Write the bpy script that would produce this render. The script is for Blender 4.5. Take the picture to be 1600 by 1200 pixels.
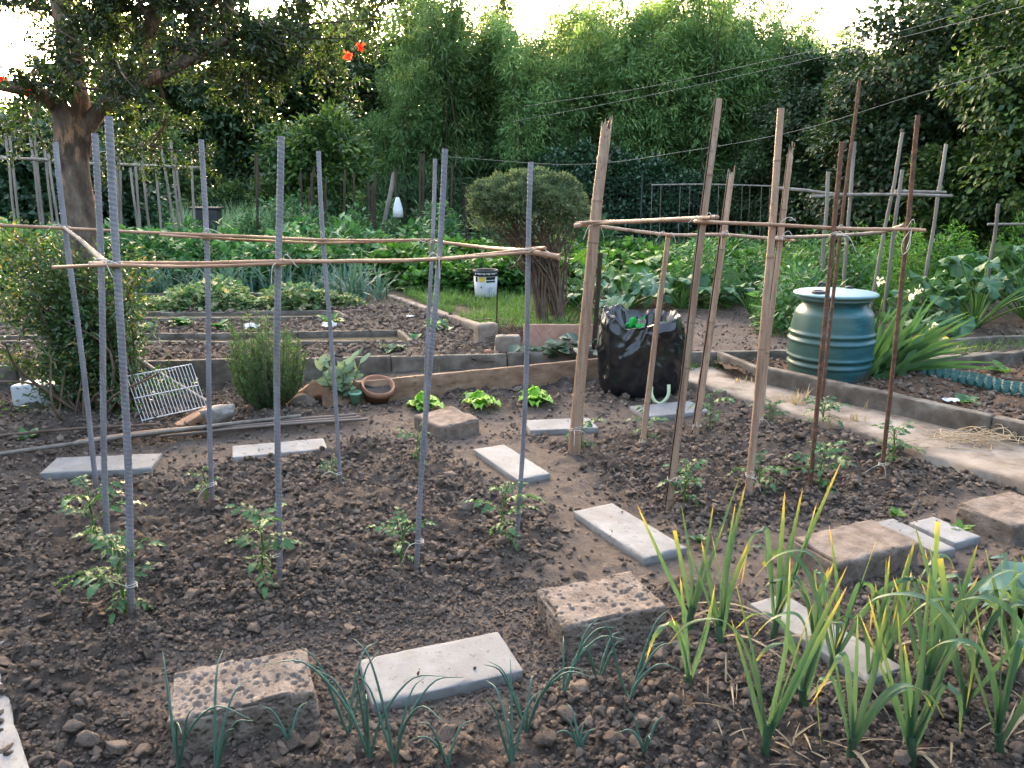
import bpy, bmesh, math, random
import numpy as np
from mathutils import Vector, Matrix

for o in list(bpy.data.objects): bpy.data.objects.remove(o)
SC = bpy.context.scene
COL = SC.collection

# ------------------------------------------------------------------ camera
CAM_H, PITCH, FPX = 1.6, math.radians(14.04), 1232.0
cd = bpy.data.cameras.new('camera'); cd.sensor_width = 36; cd.lens = 36*FPX/1600; cd.clip_end = 2000; cd.clip_start = 0.05
co = bpy.data.objects.new('camera', cd); COL.objects.link(co)
co.location = (0, 0, CAM_H); co.rotation_euler = (math.pi/2-PITCH, 0, 0)
SC.camera = co
# ------------------------------------------------------------------ sky and sun (low sun behind the trees at the upper left)
SUN_EL, SUN_AZ = math.radians(12.0), math.radians(-14.5)
wd = bpy.data.worlds.new('World'); SC.world = wd; wd.use_nodes = True
nt = wd.node_tree; bg = nt.nodes['Background']
sk = nt.nodes.new('ShaderNodeTexSky'); sk.sky_type = 'NISHITA'; sk.sun_disc = False
sk.sun_elevation = SUN_EL; sk.sun_rotation = SUN_AZ
sk.air_density = 1.0; sk.dust_density = 6.0; sk.ozone_density = 0.3
nt.links.new(sk.outputs[0], bg.inputs[0]); bg.inputs[1].default_value = 0.15
sd = bpy.data.lights.new('sun', 'SUN'); sd.energy = 4.5; sd.angle = math.radians(0.6); sd.color = (1, .68, .36)
so = bpy.data.objects.new('sun', sd); COL.objects.link(so)
sv = Vector((math.sin(SUN_AZ)*math.cos(SUN_EL), math.cos(SUN_AZ)*math.cos(SUN_EL), math.sin(SUN_EL)))
so.rotation_euler = sv.to_track_quat('Z', 'Y').to_euler(); so.location = (-5, 20, 12)
vs = SC.view_settings
vs.view_transform = 'Standard'; vs.look = 'None'; vs.gamma = 1; vs.use_curve_mapping = False
vs.exposure = 3.85
vs.use_white_balance = True; vs.white_balance_temperature = 6500; vs.white_balance_tint = 12
SC.render.engine = 'CYCLES'; SC.cycles.max_bounces = 4; SC.cycles.diffuse_bounces = 2; SC.cycles.transmission_bounces = 2; SC.cycles.glossy_bounces = 2

# ------------------------------------------------------------------ helpers
rng = np.random.default_rng(7)
random.seed(7)
cp, sp = math.cos(PITCH), math.sin(PITCH)
def ray(px, py):
    a, b = (px-800)/FPX, (600-py)/FPX
    return np.array([a, b*sp+cp, b*cp-sp])
def G(px, py, z=0.0):
    d = ray(px, py); t = (z-CAM_H)/d[2]
    return np.array([d[0]*t, d[1]*t, z])
def P(px, py, Y):
    d = ray(px, py); t = Y/d[1]
    return np.array([d[0]*t, Y, CAM_H+d[2]*t])
def unit(v):
    v = np.asarray(v, float); n = np.linalg.norm(v, axis=-1, keepdims=True); n[n == 0] = 1
    return v/n
def _h(ix, iy, iz, s):
    n = (ix*374761393 + iy*668265263 + iz*1274126177 + s*974634541) & 0xffffffff
    n = ((n ^ (n >> 13))*1274126177) & 0xffffffff
    n = ((n ^ (n >> 16))*2246822519) & 0xffffffff
    return ((n ^ (n >> 15)) & 0xffff)/65535.0
def vn(p, s=0):
    p = np.asarray(p, float); i = np.floor(p).astype(np.int64); f = p-i; f = f*f*(3-2*f)
    r = 0
    for dx in (0, 1):
        wx = f[..., 0] if dx else 1-f[..., 0]
        for dy in (0, 1):
            wy = f[..., 1] if dy else 1-f[..., 1]
            for dz in (0, 1):
                wz = f[..., 2] if dz else 1-f[..., 2]
                r = r+wx*wy*wz*_h(i[..., 0]+dx, i[..., 1]+dy, i[..., 2]+dz, s)
    return r*2-1
def fbm(p, oc=4, s=0):
    p = np.asarray(p, float); a, r = 1.0, 0
    for k in range(oc):
        r = r+a*vn(p*2**k+17.3*k, s+k); a *= .5
    return r
def xy0(x, y, k=1.0):
    return np.stack([x*k, y*k, np.zeros_like(x)], -1)

class MB:
    def __init__(s): s.v = []; s.g = []; s.n = 0; s.a = []
    def add(s, v, f, var=0.5, mat=0):
        v = np.asarray(v, float).reshape(-1, 3); f = np.asarray(f, np.int64)
        s.g.append((f+s.n, mat)); s.v.append(v); s.n += len(v)
        s.a.append(np.broadcast_to(np.asarray(var, float), (len(v),)))
        return s
    def mesh(s, name, mats, smooth=True, origin=None):
        v = np.concatenate(s.v)
        if origin is not None: v = v-np.asarray(origin)
        me = bpy.data.meshes.new(name)
        me.vertices.add(len(v)); me.vertices.foreach_set('co', v.astype(np.float32).ravel())
        lp = np.concatenate([f.ravel() for f, m in s.g])
        tot = np.concatenate([np.full(len(f), f.shape[1]) for f, m in s.g])
        mi = np.concatenate([np.full(len(f), m) for f, m in s.g])
        st = np.concatenate([[0], np.cumsum(tot)[:-1]])
        me.loops.add(len(lp)); me.loops.foreach_set('vertex_index', lp.astype(np.int32))
        me.polygons.add(len(tot)); me.polygons.foreach_set('loop_start', st.astype(np.int32))
        me.polygons.foreach_set('material_index', mi.astype(np.int32))
        me.polygons.foreach_set('use_smooth', np.full(len(tot), smooth))
        at = me.attributes.new('var', 'FLOAT', 'POINT'); at.data.foreach_set('value', np.concatenate(s.a).astype(np.float32))
        me.update(calc_edges=True)
        for m in (mats if isinstance(mats, (list, tuple)) else [mats]): me.materials.append(m)
        return me

def tag(o, label=None, cat=None, group=None, kind=None):
    if label: o['label'] = label
    if cat: o['category'] = cat
    if group: o['group'] = group
    if kind: o['kind'] = kind
    return o
def link(name, me, loc=(0, 0, 0), parent=None, rot=None, sc=None):
    o = bpy.data.objects.new(name, me); COL.objects.link(o); o.location = loc
    if parent is not None: o.parent = parent
    if rot is not None: o.rotation_euler = rot
    if sc is not None: o.scale = (sc, sc, sc) if np.isscalar(sc) else sc
    return o
def thing(name, label, cat, loc, group=None):
    o = link(name, None, tuple(loc)); o.empty_display_size = .1
    return tag(o, label, cat, group)
def part(name, mb, mats, root, smooth=True):          # world-space geometry hung under its thing
    return link(name, mb.mesh(name, mats, smooth, tuple(root.location)), (0, 0, 0), root)
def solo(name, mb, mats, loc, label, cat, group=None, smooth=True):
    return tag(link(name, mb.mesh(name, mats, smooth, loc), tuple(loc)), label, cat, group)
def struct(name, mb, mats, smooth=True):
    return tag(link(name, mb.mesh(name, mats, smooth)), kind='structure')

def frames(path):
    path = np.asarray(path, float); n = len(path)
    T = np.gradient(path, axis=0); T = unit(T)
    up = np.array([0, 0, 1.]) if abs(T[0][2]) < .9 else np.array([1., 0, 0])
    N = np.zeros_like(T); N[0] = unit(np.cross(T[0], up))
    for i in range(1, n):
        v = N[i-1]-T[i]*np.dot(N[i-1], T[i]); N[i] = unit(v)
    return T, N, np.cross(T, N)
def tube(mb, path, rad, k=6, var=.5, mat=0, cap=True):
    path = np.asarray(path, float); n = len(path)
    rad = np.broadcast_to(np.asarray(rad, float), (n,))
    T, N, B = frames(path)
    a = np.arange(k)*2*math.pi/k
    v = path[:, None]+rad[:, None, None]*(np.cos(a)[None, :, None]*N[:, None]+np.sin(a)[None, :, None]*B[:, None])
    i, j = np.meshgrid(np.arange(n-1), np.arange(k), indexing='ij'); j2 = (j+1) % k
    f = np.stack([i*k+j, i*k+j2, (i+1)*k+j2, (i+1)*k+j], -1).reshape(-1, 4)
    vv = var if np.isscalar(var) else np.repeat(np.asarray(var), k)
    mb.add(v, f, vv, mat)
    if cap:
        for e, ring in ((0, 0), (n-1, (n-1)*k)):
            c = path[e][None]; vs_ = np.concatenate([v[e], c]); q = np.arange(k)
            fc = np.stack([q, (q+1) % k, np.full(k, k)], -1)
            mb.add(vs_, fc if e else fc[:, ::-1], var if np.isscalar(var) else var[e], mat)
def curve(pts, n=12):
    pts = np.asarray(pts, float); m = len(pts)
    if m == 2: return pts[0]+(pts[1]-pts[0])*np.linspace(0, 1, n)[:, None]
    p = np.concatenate([[2*pts[0]-pts[1]], pts, [2*pts[-1]-pts[-2]]])
    out = []
    for t in np.linspace(0, m-1-1e-9, n):
        i = int(t); u = t-i; a, b, c, d = p[i:i+4]
        out.append(.5*((2*b)+(c-a)*u+(2*a-5*b+4*c-d)*u*u+(3*b-a-3*c+d)*u**3))
    return np.array(out)
def lathe(mb, prof, k=32, c=(0, 0, 0), var=.5, mat=0):
    prof = np.asarray(prof, float); n = len(prof); a = np.arange(k)*2*math.pi/k
    v = np.stack([prof[:, None, 0]*np.cos(a), prof[:, None, 0]*np.sin(a), np.broadcast_to(prof[:, None, 1], (n, k))], -1)+np.asarray(c)
    i, j = np.meshgrid(np.arange(n-1), np.arange(k), indexing='ij'); j2 = (j+1) % k
    mb.add(v, np.stack([i*k+j, i*k+j2, (i+1)*k+j2, (i+1)*k+j], -1).reshape(-1, 4), var, mat)
def box_grid(L, W, H, res, bev=0):
    h = np.array([L, W, H])/2; vs_, fs, n = [], [], 0
    for ax in range(3):
        u, w = [(1, 2), (2, 0), (0, 1)][ax]
        def cs(q):
            n = max(2, int(2*(q-bev)/res)+1); c = np.linspace(-(q-bev*1.02), q-bev*1.02, n)
            return np.concatenate([[-q, -q+bev*.45], c, [q-bev*.45, q]]) if bev else np.linspace(-q, q, n)
        U, Wg = np.meshgrid(cs(h[u]), cs(h[w]), indexing='ij'); nu, nw = U.shape
        for s in (-1, 1):
            p = np.zeros((nu, nw, 3)); p[..., u] = U; p[..., w] = Wg; p[..., ax] = s*h[ax]
            i, j = np.meshgrid(np.arange(nu-1), np.arange(nw-1), indexing='ij')
            f = np.stack([i*nw+j, (i+1)*nw+j, (i+1)*nw+j+1, i*nw+j+1], -1).reshape(-1, 4)
            if s < 0: f = f[:, ::-1]
            vs_.append(p.reshape(-1, 3)); fs.append(f+n); n += nu*nw
    v = np.concatenate(vs_); f = np.concatenate(fs)
    key = np.round(v*1e5).astype(np.int64)
    _, first, inv = np.unique(key, axis=0, return_index=True, return_inverse=True)
    return v[first], inv.reshape(-1)[f]
def block(mb, L, W, H, res=.03, bev=.006, amp=.003, nk=12., pits=0, pr=(.004, .014), seed=0, M=None, mat=0, var=.5, jag=0, jf=38):
    """a box with worn edges, uneven faces and (optionally) open pores"""
    v, f = box_grid(L, W, H, res, bev); h = np.array([L, W, H])/2
    inner = np.clip(v, -(h-bev), h-bev); d = v-inner; n = unit(d)
    flat = np.linalg.norm(d, axis=1) < 1e-9; n[flat] = 0
    v2 = inner+n*bev
    v2 = v2+n*(amp*fbm(v*nk+seed*7.7, 3, seed))[:, None]
    if jag: v2 = v2+n*(jag*np.minimum(0, vn(v*jf+seed, seed+5)-.05)*(np.sum(np.abs(d) > bev*.5, 1) > 1))[:, None]
    if pits:
        r = np.random.default_rng(seed+99); fi = r.integers(0, len(v), pits)
        rr = pr[0]+(pr[1]-pr[0])*r.random(pits)**4
        dep = np.zeros(len(v))
        for q, R in zip(fi, rr):
            dd = np.sum((v-v[q])**2, 1); dep = np.maximum(dep, R*1.35*np.clip((1.15-dd/(R*R))*1.7, 0, 1))
        v2 = v2-n*dep[:, None]
    if M is not None: v2 = v2@np.array(M.to_3x3()).T+np.array(M.translation)
    mb.add(v2, f, var, mat)
def leaves(mb, p, d, nrm, L, W, var=.5, fold=.25, mat=0):
    p, d = np.asarray(p, float), unit(d); n = len(p)
    s = unit(np.cross(d, nrm)); u = np.cross(s, d)
    L = np.broadcast_to(L, (n,))[:, None]; W = np.broadcast_to(W, (n,))[:, None]
    m = p+d*L*.45; lf = m+s*W*.5+u*W*fold; rt = m-s*W*.5+u*W*fold; tp = p+d*L-u*L*.08
    v = np.stack([p, lf, tp, rt], 1).reshape(-1, 3); i = np.arange(n)*4
    f = np.concatenate([np.stack([i, i+1, i+2], -1), np.stack([i, i+2, i+3], -1)])
    mb.add(v, f, np.repeat(np.broadcast_to(var, (n,)), 4), mat)
def blades(mb, p, d, L, W, bend, segs=6, v0=.3, v1=.6, vk=2., taper=1.6, fold=.3, mat=0, side=None, w0=.8, roll=0.):
    """strap leaves: V-folded, bending over under their weight"""
    p, d = np.asarray(p, float), unit(d); n = len(p)
    L = np.broadcast_to(L, (n,)); W = np.broadcast_to(W, (n,)); bend = np.broadcast_to(bend, (n,))
    t = np.linspace(0, 1, segs+1)
    out = d.copy(); out[:, 2] = 0; out = unit(out+1e-6)
    c = p[:, None]+d[:, None]*(L[:, None]*t)[..., None]
    b2 = (bend*L)[:, None]*t**2.2
    c = c+out[:, None]*(.55*b2)[..., None]; c[..., 2] -= b2*.75
    s = unit(np.cross(d, [0, 0, 1.])+1e-6) if side is None else side
    if roll:
        q_ = np.cross(d, s); th = rng.uniform(-roll, roll, n)[:, None]; s = s*np.cos(th)+q_*np.sin(th)
    tan = unit(np.gradient(c, axis=1)); up = np.cross(np.broadcast_to(s[:, None], tan.shape), tan)
    w = W[:, None]*np.minimum(1, w0+t*2)*(1-t**taper*.97)*.5
    l = c+s[:, None]*w[..., None]+up*(w*fold)[..., None]; r = c-s[:, None]*w[..., None]+up*(w*fold)[..., None]
    v = np.stack([l, c, r], 2).reshape(-1, 3)
    q = np.arange(n)[:, None]*(segs+1)*3+np.arange(segs)[None]*3
    f = np.concatenate([np.stack([q, q+1, q+4, q+3], -1).reshape(-1, 4), np.stack([q+1, q+2, q+5, q+4], -1).reshape(-1, 4)])
    v0 = np.broadcast_to(v0, (n,)); v1 = np.broadcast_to(v1, (n,))
    var = v0[:, None]+(v1-v0)[:, None]*t**vk
    mb.add(v, f, np.repeat(var.reshape(-1), 3), mat)
def rdir(n, r=rng):
    return unit(r.normal(size=(n, 3)))
def copy_tree(o, loc, rz=0, sc=1, label=None, parent=None):
    c = o.copy(); COL.objects.link(c); c.location = loc
    if parent is None: c.rotation_euler = (o.rotation_euler[0], o.rotation_euler[1], rz); c.scale = (sc, sc, sc)
    else: c.parent = parent; c.rotation_euler = o.rotation_euler; c.scale = o.scale
    if label: c['label'] = label
    for ch in [x for x in bpy.data.objects if x.parent == o]: copy_tree(ch, ch.location, parent=c)
    return c

# ------------------------------------------------------------------ materials
def lin(c):
    return tuple(((x/12.92) if x <= .04045 else ((x+.055)/1.055)**2.4) for x in c)+(1,)
def ramp(nt, cols, fac):
    r = nt.nodes.new('ShaderNodeValToRGB'); e = r.color_ramp.elements
    n = len(cols)
    for i, c in enumerate(cols):
        pos, cc = c if isinstance(c[0], (int, float)) and len(c) == 2 else (i/max(1, n-1), c)
        el = e[i] if i < 2 else e.new(pos)
        el.position = pos; el.color = tuple(cc[:3])+(1,)
    nt.links.new(fac, r.inputs[0]); return r.outputs[0]
def noise(nt, scale, detail=5, rough=.6, vec=None, dist=0.):
    n = nt.nodes.new('ShaderNodeTexNoise'); n.inputs['Scale'].default_value = scale
    n.inputs['Detail'].default_value = detail; n.inputs['Roughness'].default_value = rough; n.inputs['Distortion'].default_value = dist
    if vec is not None: nt.links.new(vec, n.inputs['Vector'])
    return n.outputs[0]
def math_(nt, op, a, b=None):
    m = nt.nodes.new('ShaderNodeMath'); m.operation = op
    for i, x in enumerate((a, b)):
        if x is None: continue
        if isinstance(x, (int, float)): m.inputs[i].default_value = x
        else: nt.links.new(x, m.inputs[i])
    return m.outputs[0]
def mixc(nt, fac, a, b, mode='MIX'):
    m = nt.nodes.new('ShaderNodeMix'); m.data_type = 'RGBA'; m.blend_type = mode
    for i, x in ((0, fac), (6, a), (7, b)):
        if isinstance(x, (int, float)): m.inputs[i].default_value = x
        elif isinstance(x, tuple): m.inputs[i].default_value = tuple(x[:3])+(1,)
        else: nt.links.new(x, m.inputs[i])
    return m.outputs[2]
def coords(nt, which='Object', scale=(1, 1, 1)):
    t = nt.nodes.new('ShaderNodeTexCoord'); m = nt.nodes.new('ShaderNodeMapping'); m.inputs['Scale'].default_value = scale
    nt.links.new(t.outputs[which], m.inputs['Vector']); return m.outputs[0]
def new_mat(name):
    m = bpy.data.materials.new(name); m.use_nodes = True
    return m, m.node_tree, m.node_tree.nodes['Principled BSDF']
def bump(nt, b, h, strength=.5, dist=.01):
    n = nt.nodes.new('ShaderNodeBump'); n.inputs['Strength'].default_value = strength; n.inputs['Distance'].default_value = dist
    nt.links.new(h, n.inputs['Height']); nt.links.new(n.outputs[0], b.inputs['Normal'])
def pmat(name, cols, scale=6, detail=6, rough=.85, stretch=(1, 1, 1), bmp=.4, bscale=60, bdist=.004, spec=.3, metal=0., vary=.0, cols2=None, scale2=2., thr=(.5, .6)):
    m, nt, b = new_mat(name); v = coords(nt, 'Object', stretch)
    fac = noise(nt, scale, detail, .62, v)
    c = ramp(nt, [(.28+.44*i/max(1, len(cols)-1), x) for i, x in enumerate(cols)], fac)
    if cols2:
        f2 = noise(nt, scale2, 6, .65, v); k = ramp(nt, [(thr[0], (0, 0, 0)), (thr[1], (1, 1, 1))], f2)
        c = mixc(nt, k, c, cols2)
    if vary:
        oi = nt.nodes.new('ShaderNodeObjectInfo'); k = math_(nt, 'MULTIPLY_ADD', oi.outputs['Random'], vary); nt.nodes[-1].inputs[2].default_value = 1-vary/2
        hs = nt.nodes.new('ShaderNodeHueSaturation'); nt.links.new(k, hs.inputs['Value']); nt.links.new(c, hs.inputs['Color']); c = hs.outputs[0]
    nt.links.new(c, b.inputs['Base Color'])
    b.inputs['Roughness'].default_value = rough; b.inputs['Specular IOR Level'].default_value = spec; b.inputs['Metallic'].default_value = metal
    if bmp: bump(nt, b, noise(nt, bscale, 8, .7, v), bmp, bdist)
    return m
def leafmat(name, cols, trans=.3, rough=.5, vary=.25, spec=.35):
    """cols: ramp over the leaf's own 'var' value"""
    m, nt, b = new_mat(name)
    a = nt.nodes.new('ShaderNodeAttribute'); a.attribute_name = 'var'
    c = ramp(nt, cols, a.outputs['Fac'])
    oi = nt.nodes.new('ShaderNodeObjectInfo')
    k = math_(nt, 'MULTIPLY_ADD', oi.outputs['Random'], vary); nt.nodes[-1].inputs[2].default_value = 1-vary/2
    hs = nt.nodes.new('ShaderNodeHueSaturation'); nt.links.new(k, hs.inputs['Value']); nt.links.new(c, hs.inputs['Color']); c = hs.outputs[0]
    nt.links.new(c, b.inputs['Base Color']); b.inputs['Roughness'].default_value = rough; b.inputs['Specular IOR Level'].default_value = spec
    t = nt.nodes.new('ShaderNodeBsdfTranslucent'); mx = nt.nodes.new('ShaderNodeMixShader'); mx.inputs[0].default_value = trans
    wc = mixc(nt, .5, c, (1., 1., .35), 'MULTIPLY'); wc = mixc(nt, 1., wc, (1.7, 1.7, 1.7), 'MULTIPLY')
    nt.links.new(wc, t.inputs[0]); nt.links.new(b.outputs[0], mx.inputs[1]); nt.links.new(t.outputs[0], mx.inputs[2])
    nt.links.new(mx.outputs[0], nt.nodes['Material Output'].inputs[0])
    return m

# soil: crumbly brown where dug, paler where trodden ('var' carries how trodden)
def soilmat(name, dark, mid, pale, trod):
    m, nt, b = new_mat(name); v = coords(nt, 'Object')
    n1 = noise(nt, 9, 8, .7, v); n2 = noise(nt, 1.1, 4, .6, v)
    c = ramp(nt, [(.3, dark), (.5, mid), (.72, pale)], n1)
    c = mixc(nt, ramp(nt, [(.4, (0, 0, 0)), (.7, (.6, .6, .6))], n2), c, dark)
    a = nt.nodes.new('ShaderNodeAttribute'); a.attribute_name = 'var'
    tr = ramp(nt, [(.3, mid), (.7, trod)], noise(nt, 30, 6, .7, v))
    c = mixc(nt, a.outputs['Fac'], c, tr)
    nt.links.new(c, b.inputs['Base Color']); b.inputs['Roughness'].default_value = .95; b.inputs['Specular IOR Level'].default_value = .15
    h = math_(nt, 'ADD', noise(nt, 40, 8, .75, v), math_(nt, 'MULTIPLY', noise(nt, 130, 6, .7, v), .7))
    bump(nt, b, h, 1., .022)
    return m
M = {}
M['soil'] = soilmat('soil', (.046, .034, .027), (.100, .076, .062), (.175, .138, .114), (.19, .153, .130))  # dug tones set darker than the clods, painting in shade between them
M['soil_red'] = soilmat('soil_red', (.080, .046, .029), (.145, .085, .054), (.205, .130, .085), (.25, .165, .11))
M['ground'] = soilmat('ground', (.045, .042, .024), (.085, .070, .042), (.13, .105, .07), (.24, .19, .14))
M['clod'] = pmat('clod', [(.078, .056, .044), (.185, .138, .109), (.33, .262, .212)], 14, 6, .95, bmp=.9, bscale=55, bdist=.012, spec=.15, vary=.9)
M['pebble'] = pmat('pebble', [(.25, .21, .18), (.42, .37, .33)], 6, 4, .8, vary=.8)
def slabmat():
    m, nt, b = new_mat('slab'); oi = nt.nodes.new('ShaderNodeObjectInfo'); t = nt.nodes.new('ShaderNodeTexCoord'); ad = nt.nodes.new('ShaderNodeVectorMath'); ad.operation = 'ADD'
    sc_ = nt.nodes.new('ShaderNodeVectorMath'); sc_.operation = 'SCALE'; sc_.inputs[0].default_value = (7, 13, 5); nt.links.new(oi.outputs['Random'], sc_.inputs['Scale'])
    nt.links.new(t.outputs['Object'], ad.inputs[0]); nt.links.new(sc_.outputs[0], ad.inputs[1]); v = ad.outputs[0]
    c = ramp(nt, [(.3, (.165, .158, .155)), (.5, (.20, .194, .19)), (.7, (.255, .248, .245))], noise(nt, 6, 9, .7, v))
    c = mixc(nt, ramp(nt, [(.58, (0, 0, 0)), (.74, (.75, .75, .75))], noise(nt, 4.2, 8, .68, v, .8)), c, (.15, .118, .096))
    c = mixc(nt, ramp(nt, [(.58, (0, 0, 0)), (.66, (.8, .8, .8))], noise(nt, 34, 6, .7, v)), c, (.12, .092, .074))
    k = math_(nt, 'MULTIPLY_ADD', oi.outputs['Random'], .3); nt.nodes[-1].inputs[2].default_value = .8
    hs = nt.nodes.new('ShaderNodeHueSaturation'); nt.links.new(k, hs.inputs['Value']); nt.links.new(c, hs.inputs['Color'])
    nt.links.new(hs.outputs[0], b.inputs['Base Color']); b.inputs['Roughness'].default_value = .85; b.inputs['Specular IOR Level'].default_value = .2
    bump(nt, b, noise(nt, 70, 8, .75, v), .5, .004); return m
M['slab'] = slabmat()
M['tuff'] = pmat('tuff', [(.12, .092, .074), (.225, .176, .143), (.31, .252, .21)], 13, 9, .95, bmp=1., bscale=80, bdist=.014, spec=.1, vary=.15, cols2=(.13, .09, .065), scale2=5, thr=(.56, .72))
M['concrete'] = pmat('concrete', [(.050, .040, .031), (.105, .087, .070), (.19, .166, .140)], 7, 9, .9, bmp=.5, bscale=110, bdist=.004, vary=.15, cols2=(.25, .235, .21), scale2=26, thr=(.68, .76))
M['path'] = pmat('path', [(.14, .108, .082), (.225, .182, .146), (.29, .25, .21)], 5, 9, .9, bmp=.5, bscale=90, bdist=.004, cols2=(.105, .076, .056), scale2=3.4, thr=(.46, .62))
M['rebar'] = pmat('rebar', [(.13, .127, .142), (.19, .186, .208), (.26, .255, .283)], 24, 7, .6, (1, 1, .3), .2, 200, .001, .4, .2, vary=.15, cols2=(.13, .095, .075), scale2=9, thr=(.58, .70))
_nt = M['rebar'].node_tree; _b = _nt.nodes['Principled BSDF']; _c = _b.inputs['Base Color'].links[0].from_socket      # earth splashed on the feet
_x = _nt.nodes.new('ShaderNodeSeparateXYZ'); _v = coords(_nt, 'Object'); _nt.links.new(_v, _x.inputs[0])
_k = ramp(_nt, [(.06, (.9, .9, .9)), (.16, (0, 0, 0))], math_(_nt, 'ADD', _x.outputs[2], math_(_nt, 'MULTIPLY', noise(_nt, 30, 5, .7, _v), .08)))
_nt.links.new(mixc(_nt, _k, _c, (.13, .095, .075)), _b.inputs['Base Color'])
M['rust'] = pmat('rust', [(.055, .028, .02), (.11, .055, .036), (.19, .10, .065)], 45, 6, .9, bmp=.5, bscale=200, bdist=.002, vary=.2)
def bamboomat():
    m, nt, b = new_mat('bamboo'); v = coords(nt, 'Object', (1, 1, .06)); w = coords(nt, 'Object')
    c = ramp(nt, [(.3, (.16, .088, .056)), (.5, (.32, .205, .140)), (.7, (.42, .295, .215))], noise(nt, 34, 6, .7, v))
    c = mixc(nt, ramp(nt, [(.52, (0, 0, 0)), (.7, (.7, .7, .7))], noise(nt, 9, 6, .7, coords(nt, 'Object', (1, 1, .35)))), c, (.15, .095, .07))
    c = mixc(nt, ramp(nt, [(.60, (0, 0, 0)), (.68, (.8, .8, .8))], noise(nt, 60, 4, .6, w)), c, (.11, .07, .05))
    a = nt.nodes.new('ShaderNodeAttribute'); a.attribute_name = 'var'
    c = mixc(nt, ramp(nt, [(.0, (.85, .85, .85)), (.5, (0, 0, 0))], a.outputs['Fac']), c, (.075, .045, .03))
    oi = nt.nodes.new('ShaderNodeObjectInfo'); k = math_(nt, 'MULTIPLY_ADD', oi.outputs['Random'], .25); nt.nodes[-1].inputs[2].default_value = .87
    hs = nt.nodes.new('ShaderNodeHueSaturation'); nt.links.new(k, hs.inputs['Value']); nt.links.new(c, hs.inputs['Color'])
    nt.links.new(hs.outputs[0], b.inputs['Base Color']); b.inputs['Roughness'].default_value = .6; b.inputs['Specular IOR Level'].default_value = .3
    bump(nt, b, noise(nt, 60, 6, .7, v), .35, .003); return m
M['bamboo'] = bamboomat()
M['bamboo_in'] = pmat('bamboo_in', [(.05, .03, .02), (.11, .07, .045)], 16, 4, .9, (1, 1, .1))
M['greycane'] = pmat('greycane', [(.09, .072, .058), (.165, .140, .118), (.24, .212, .185)], 14, 5, .75, (1, 1, .1), .3, 60, .002, .3, vary=.25)
M['cane'] = pmat('cane', [(.17, .085, .05), (.33, .185, .11), (.42, .265, .175)], 12, 5, .6, (.25, 1, 1), .3, 60, .002, .35, vary=.2)
M['twine'] = pmat('twine', [(.45, .41, .36), (.62, .58, .52)], 40, 3, .9, bmp=0)
M['wood'] = pmat('wood', [(.13, .075, .045), (.23, .142, .09), (.33, .22, .15)], 3.2, 8, .8, (.35, 6, 6), .4, 40, .004, .25, cols2=(.09, .055, .035), scale2=5, thr=(.60, .68))
M['wood_red'] = pmat('wood_red', [(.25, .13, .08), (.36, .21, .13)], 4, 6, .8, (1, 1, 1), .3)
M['terra'] = pmat('terra', [(.22, .10, .065), (.33, .165, .11), (.38, .22, .16)], 7, 6, .85, bmp=.3, cols2=(.2, .15, .12), scale2=5, thr=(.6, .75))
M['tile'] = pmat('tile', [(.30, .155, .105), (.39, .215, .15), (.46, .28, .21)], 7, 6, .8, bmp=.2)
M['bark'] = pmat('bark', [(.045, .033, .026), (.155, .115, .090), (.31, .24, .195)], 15, 10, .9, (1, 1, .4), 1., 24, .04, .15, cols2=(.40, .235, .145), scale2=7.5, thr=(.57, .61))
M['darkbark'] = pmat('darkbark', [(.03, .022, .016), (.07, .05, .038)], 12, 7, .95, (1, 1, .3), .8, 30, .02, .1)
M['twig'] = pmat('twig', [(.07, .045, .03), (.16, .11, .08)], 12, 5, .9, bmp=.3)
M['straw'] = pmat('straw', [(.32, .22, .12), (.5, .38, .24)], 12, 4, .9, bmp=0)
M['white_metal'] = pmat('white_metal', [(.45, .44, .44), (.56, .55, .55)], 8, 4, .5, bmp=0, cols2=(.4, .3, .22), scale2=14, thr=(.64, .74))
M['stone'] = pmat('stone', [(.13, .115, .10), (.22, .20, .18), (.30, .27, .25)], 6, 7, .9, bmp=.6, vary=.3)
M['white'] = pmat('white', [(.42, .42, .43), (.55, .55, .56)], 5, 5, .5, bmp=.1)
M['black_plastic'] = pmat('black_plastic', [(.006, .007, .008), (.012, .013, .016)], 4, 4, .22, bmp=0, spec=.5)
M['dark_plastic'] = pmat('dark_plastic', [(.014, .014, .016), (.03, .03, .034)], 4, 4, .5, bmp=0)
M['green_plastic'] = pmat('green_plastic', [(.02, .40, .06), (.05, .55, .12)], 4, 3, .5, bmp=0)
M['pale_green'] = pmat('pale_green', [(.45, .56, .30), (.58, .66, .42)], 8, 3, .6, bmp=0)
M['green_pot'] = pmat('green_pot', [(.20, .42, .28), (.27, .5, .35)], 8, 3, .5, bmp=0)
M['wire'] = pmat('wire', [(.10, .10, .10), (.15, .15, .15)], 8, 3, .5, bmp=0)
M['fence'] = pmat('fence', [(.018, .032, .024), (.03, .05, .036)], 8, 3, .6, bmp=0)
M['globe'] = pmat('globe', [(.72, .68, .60), (.8, .77, .7)], 3, 3, .3, bmp=0)
M['yellow'] = pmat('yellow', [(.62, .46, .05), (.72, .55, .08)], 5, 3, .6, bmp=0)
M['red'] = pmat('red', [(.5, .05, .03), (.6, .08, .05)], 5, 3, .6, bmp=0)
M['edging'] = pmat('edging', [(.010, .045, .038), (.02, .08, .068), (.045, .125, .11)], 12, 5, .45, bmp=.1)
M['blue_rag'] = pmat('blue_rag', [(.30, .33, .42), (.48, .5, .58)], 12, 5, .7, bmp=.2)
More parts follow.
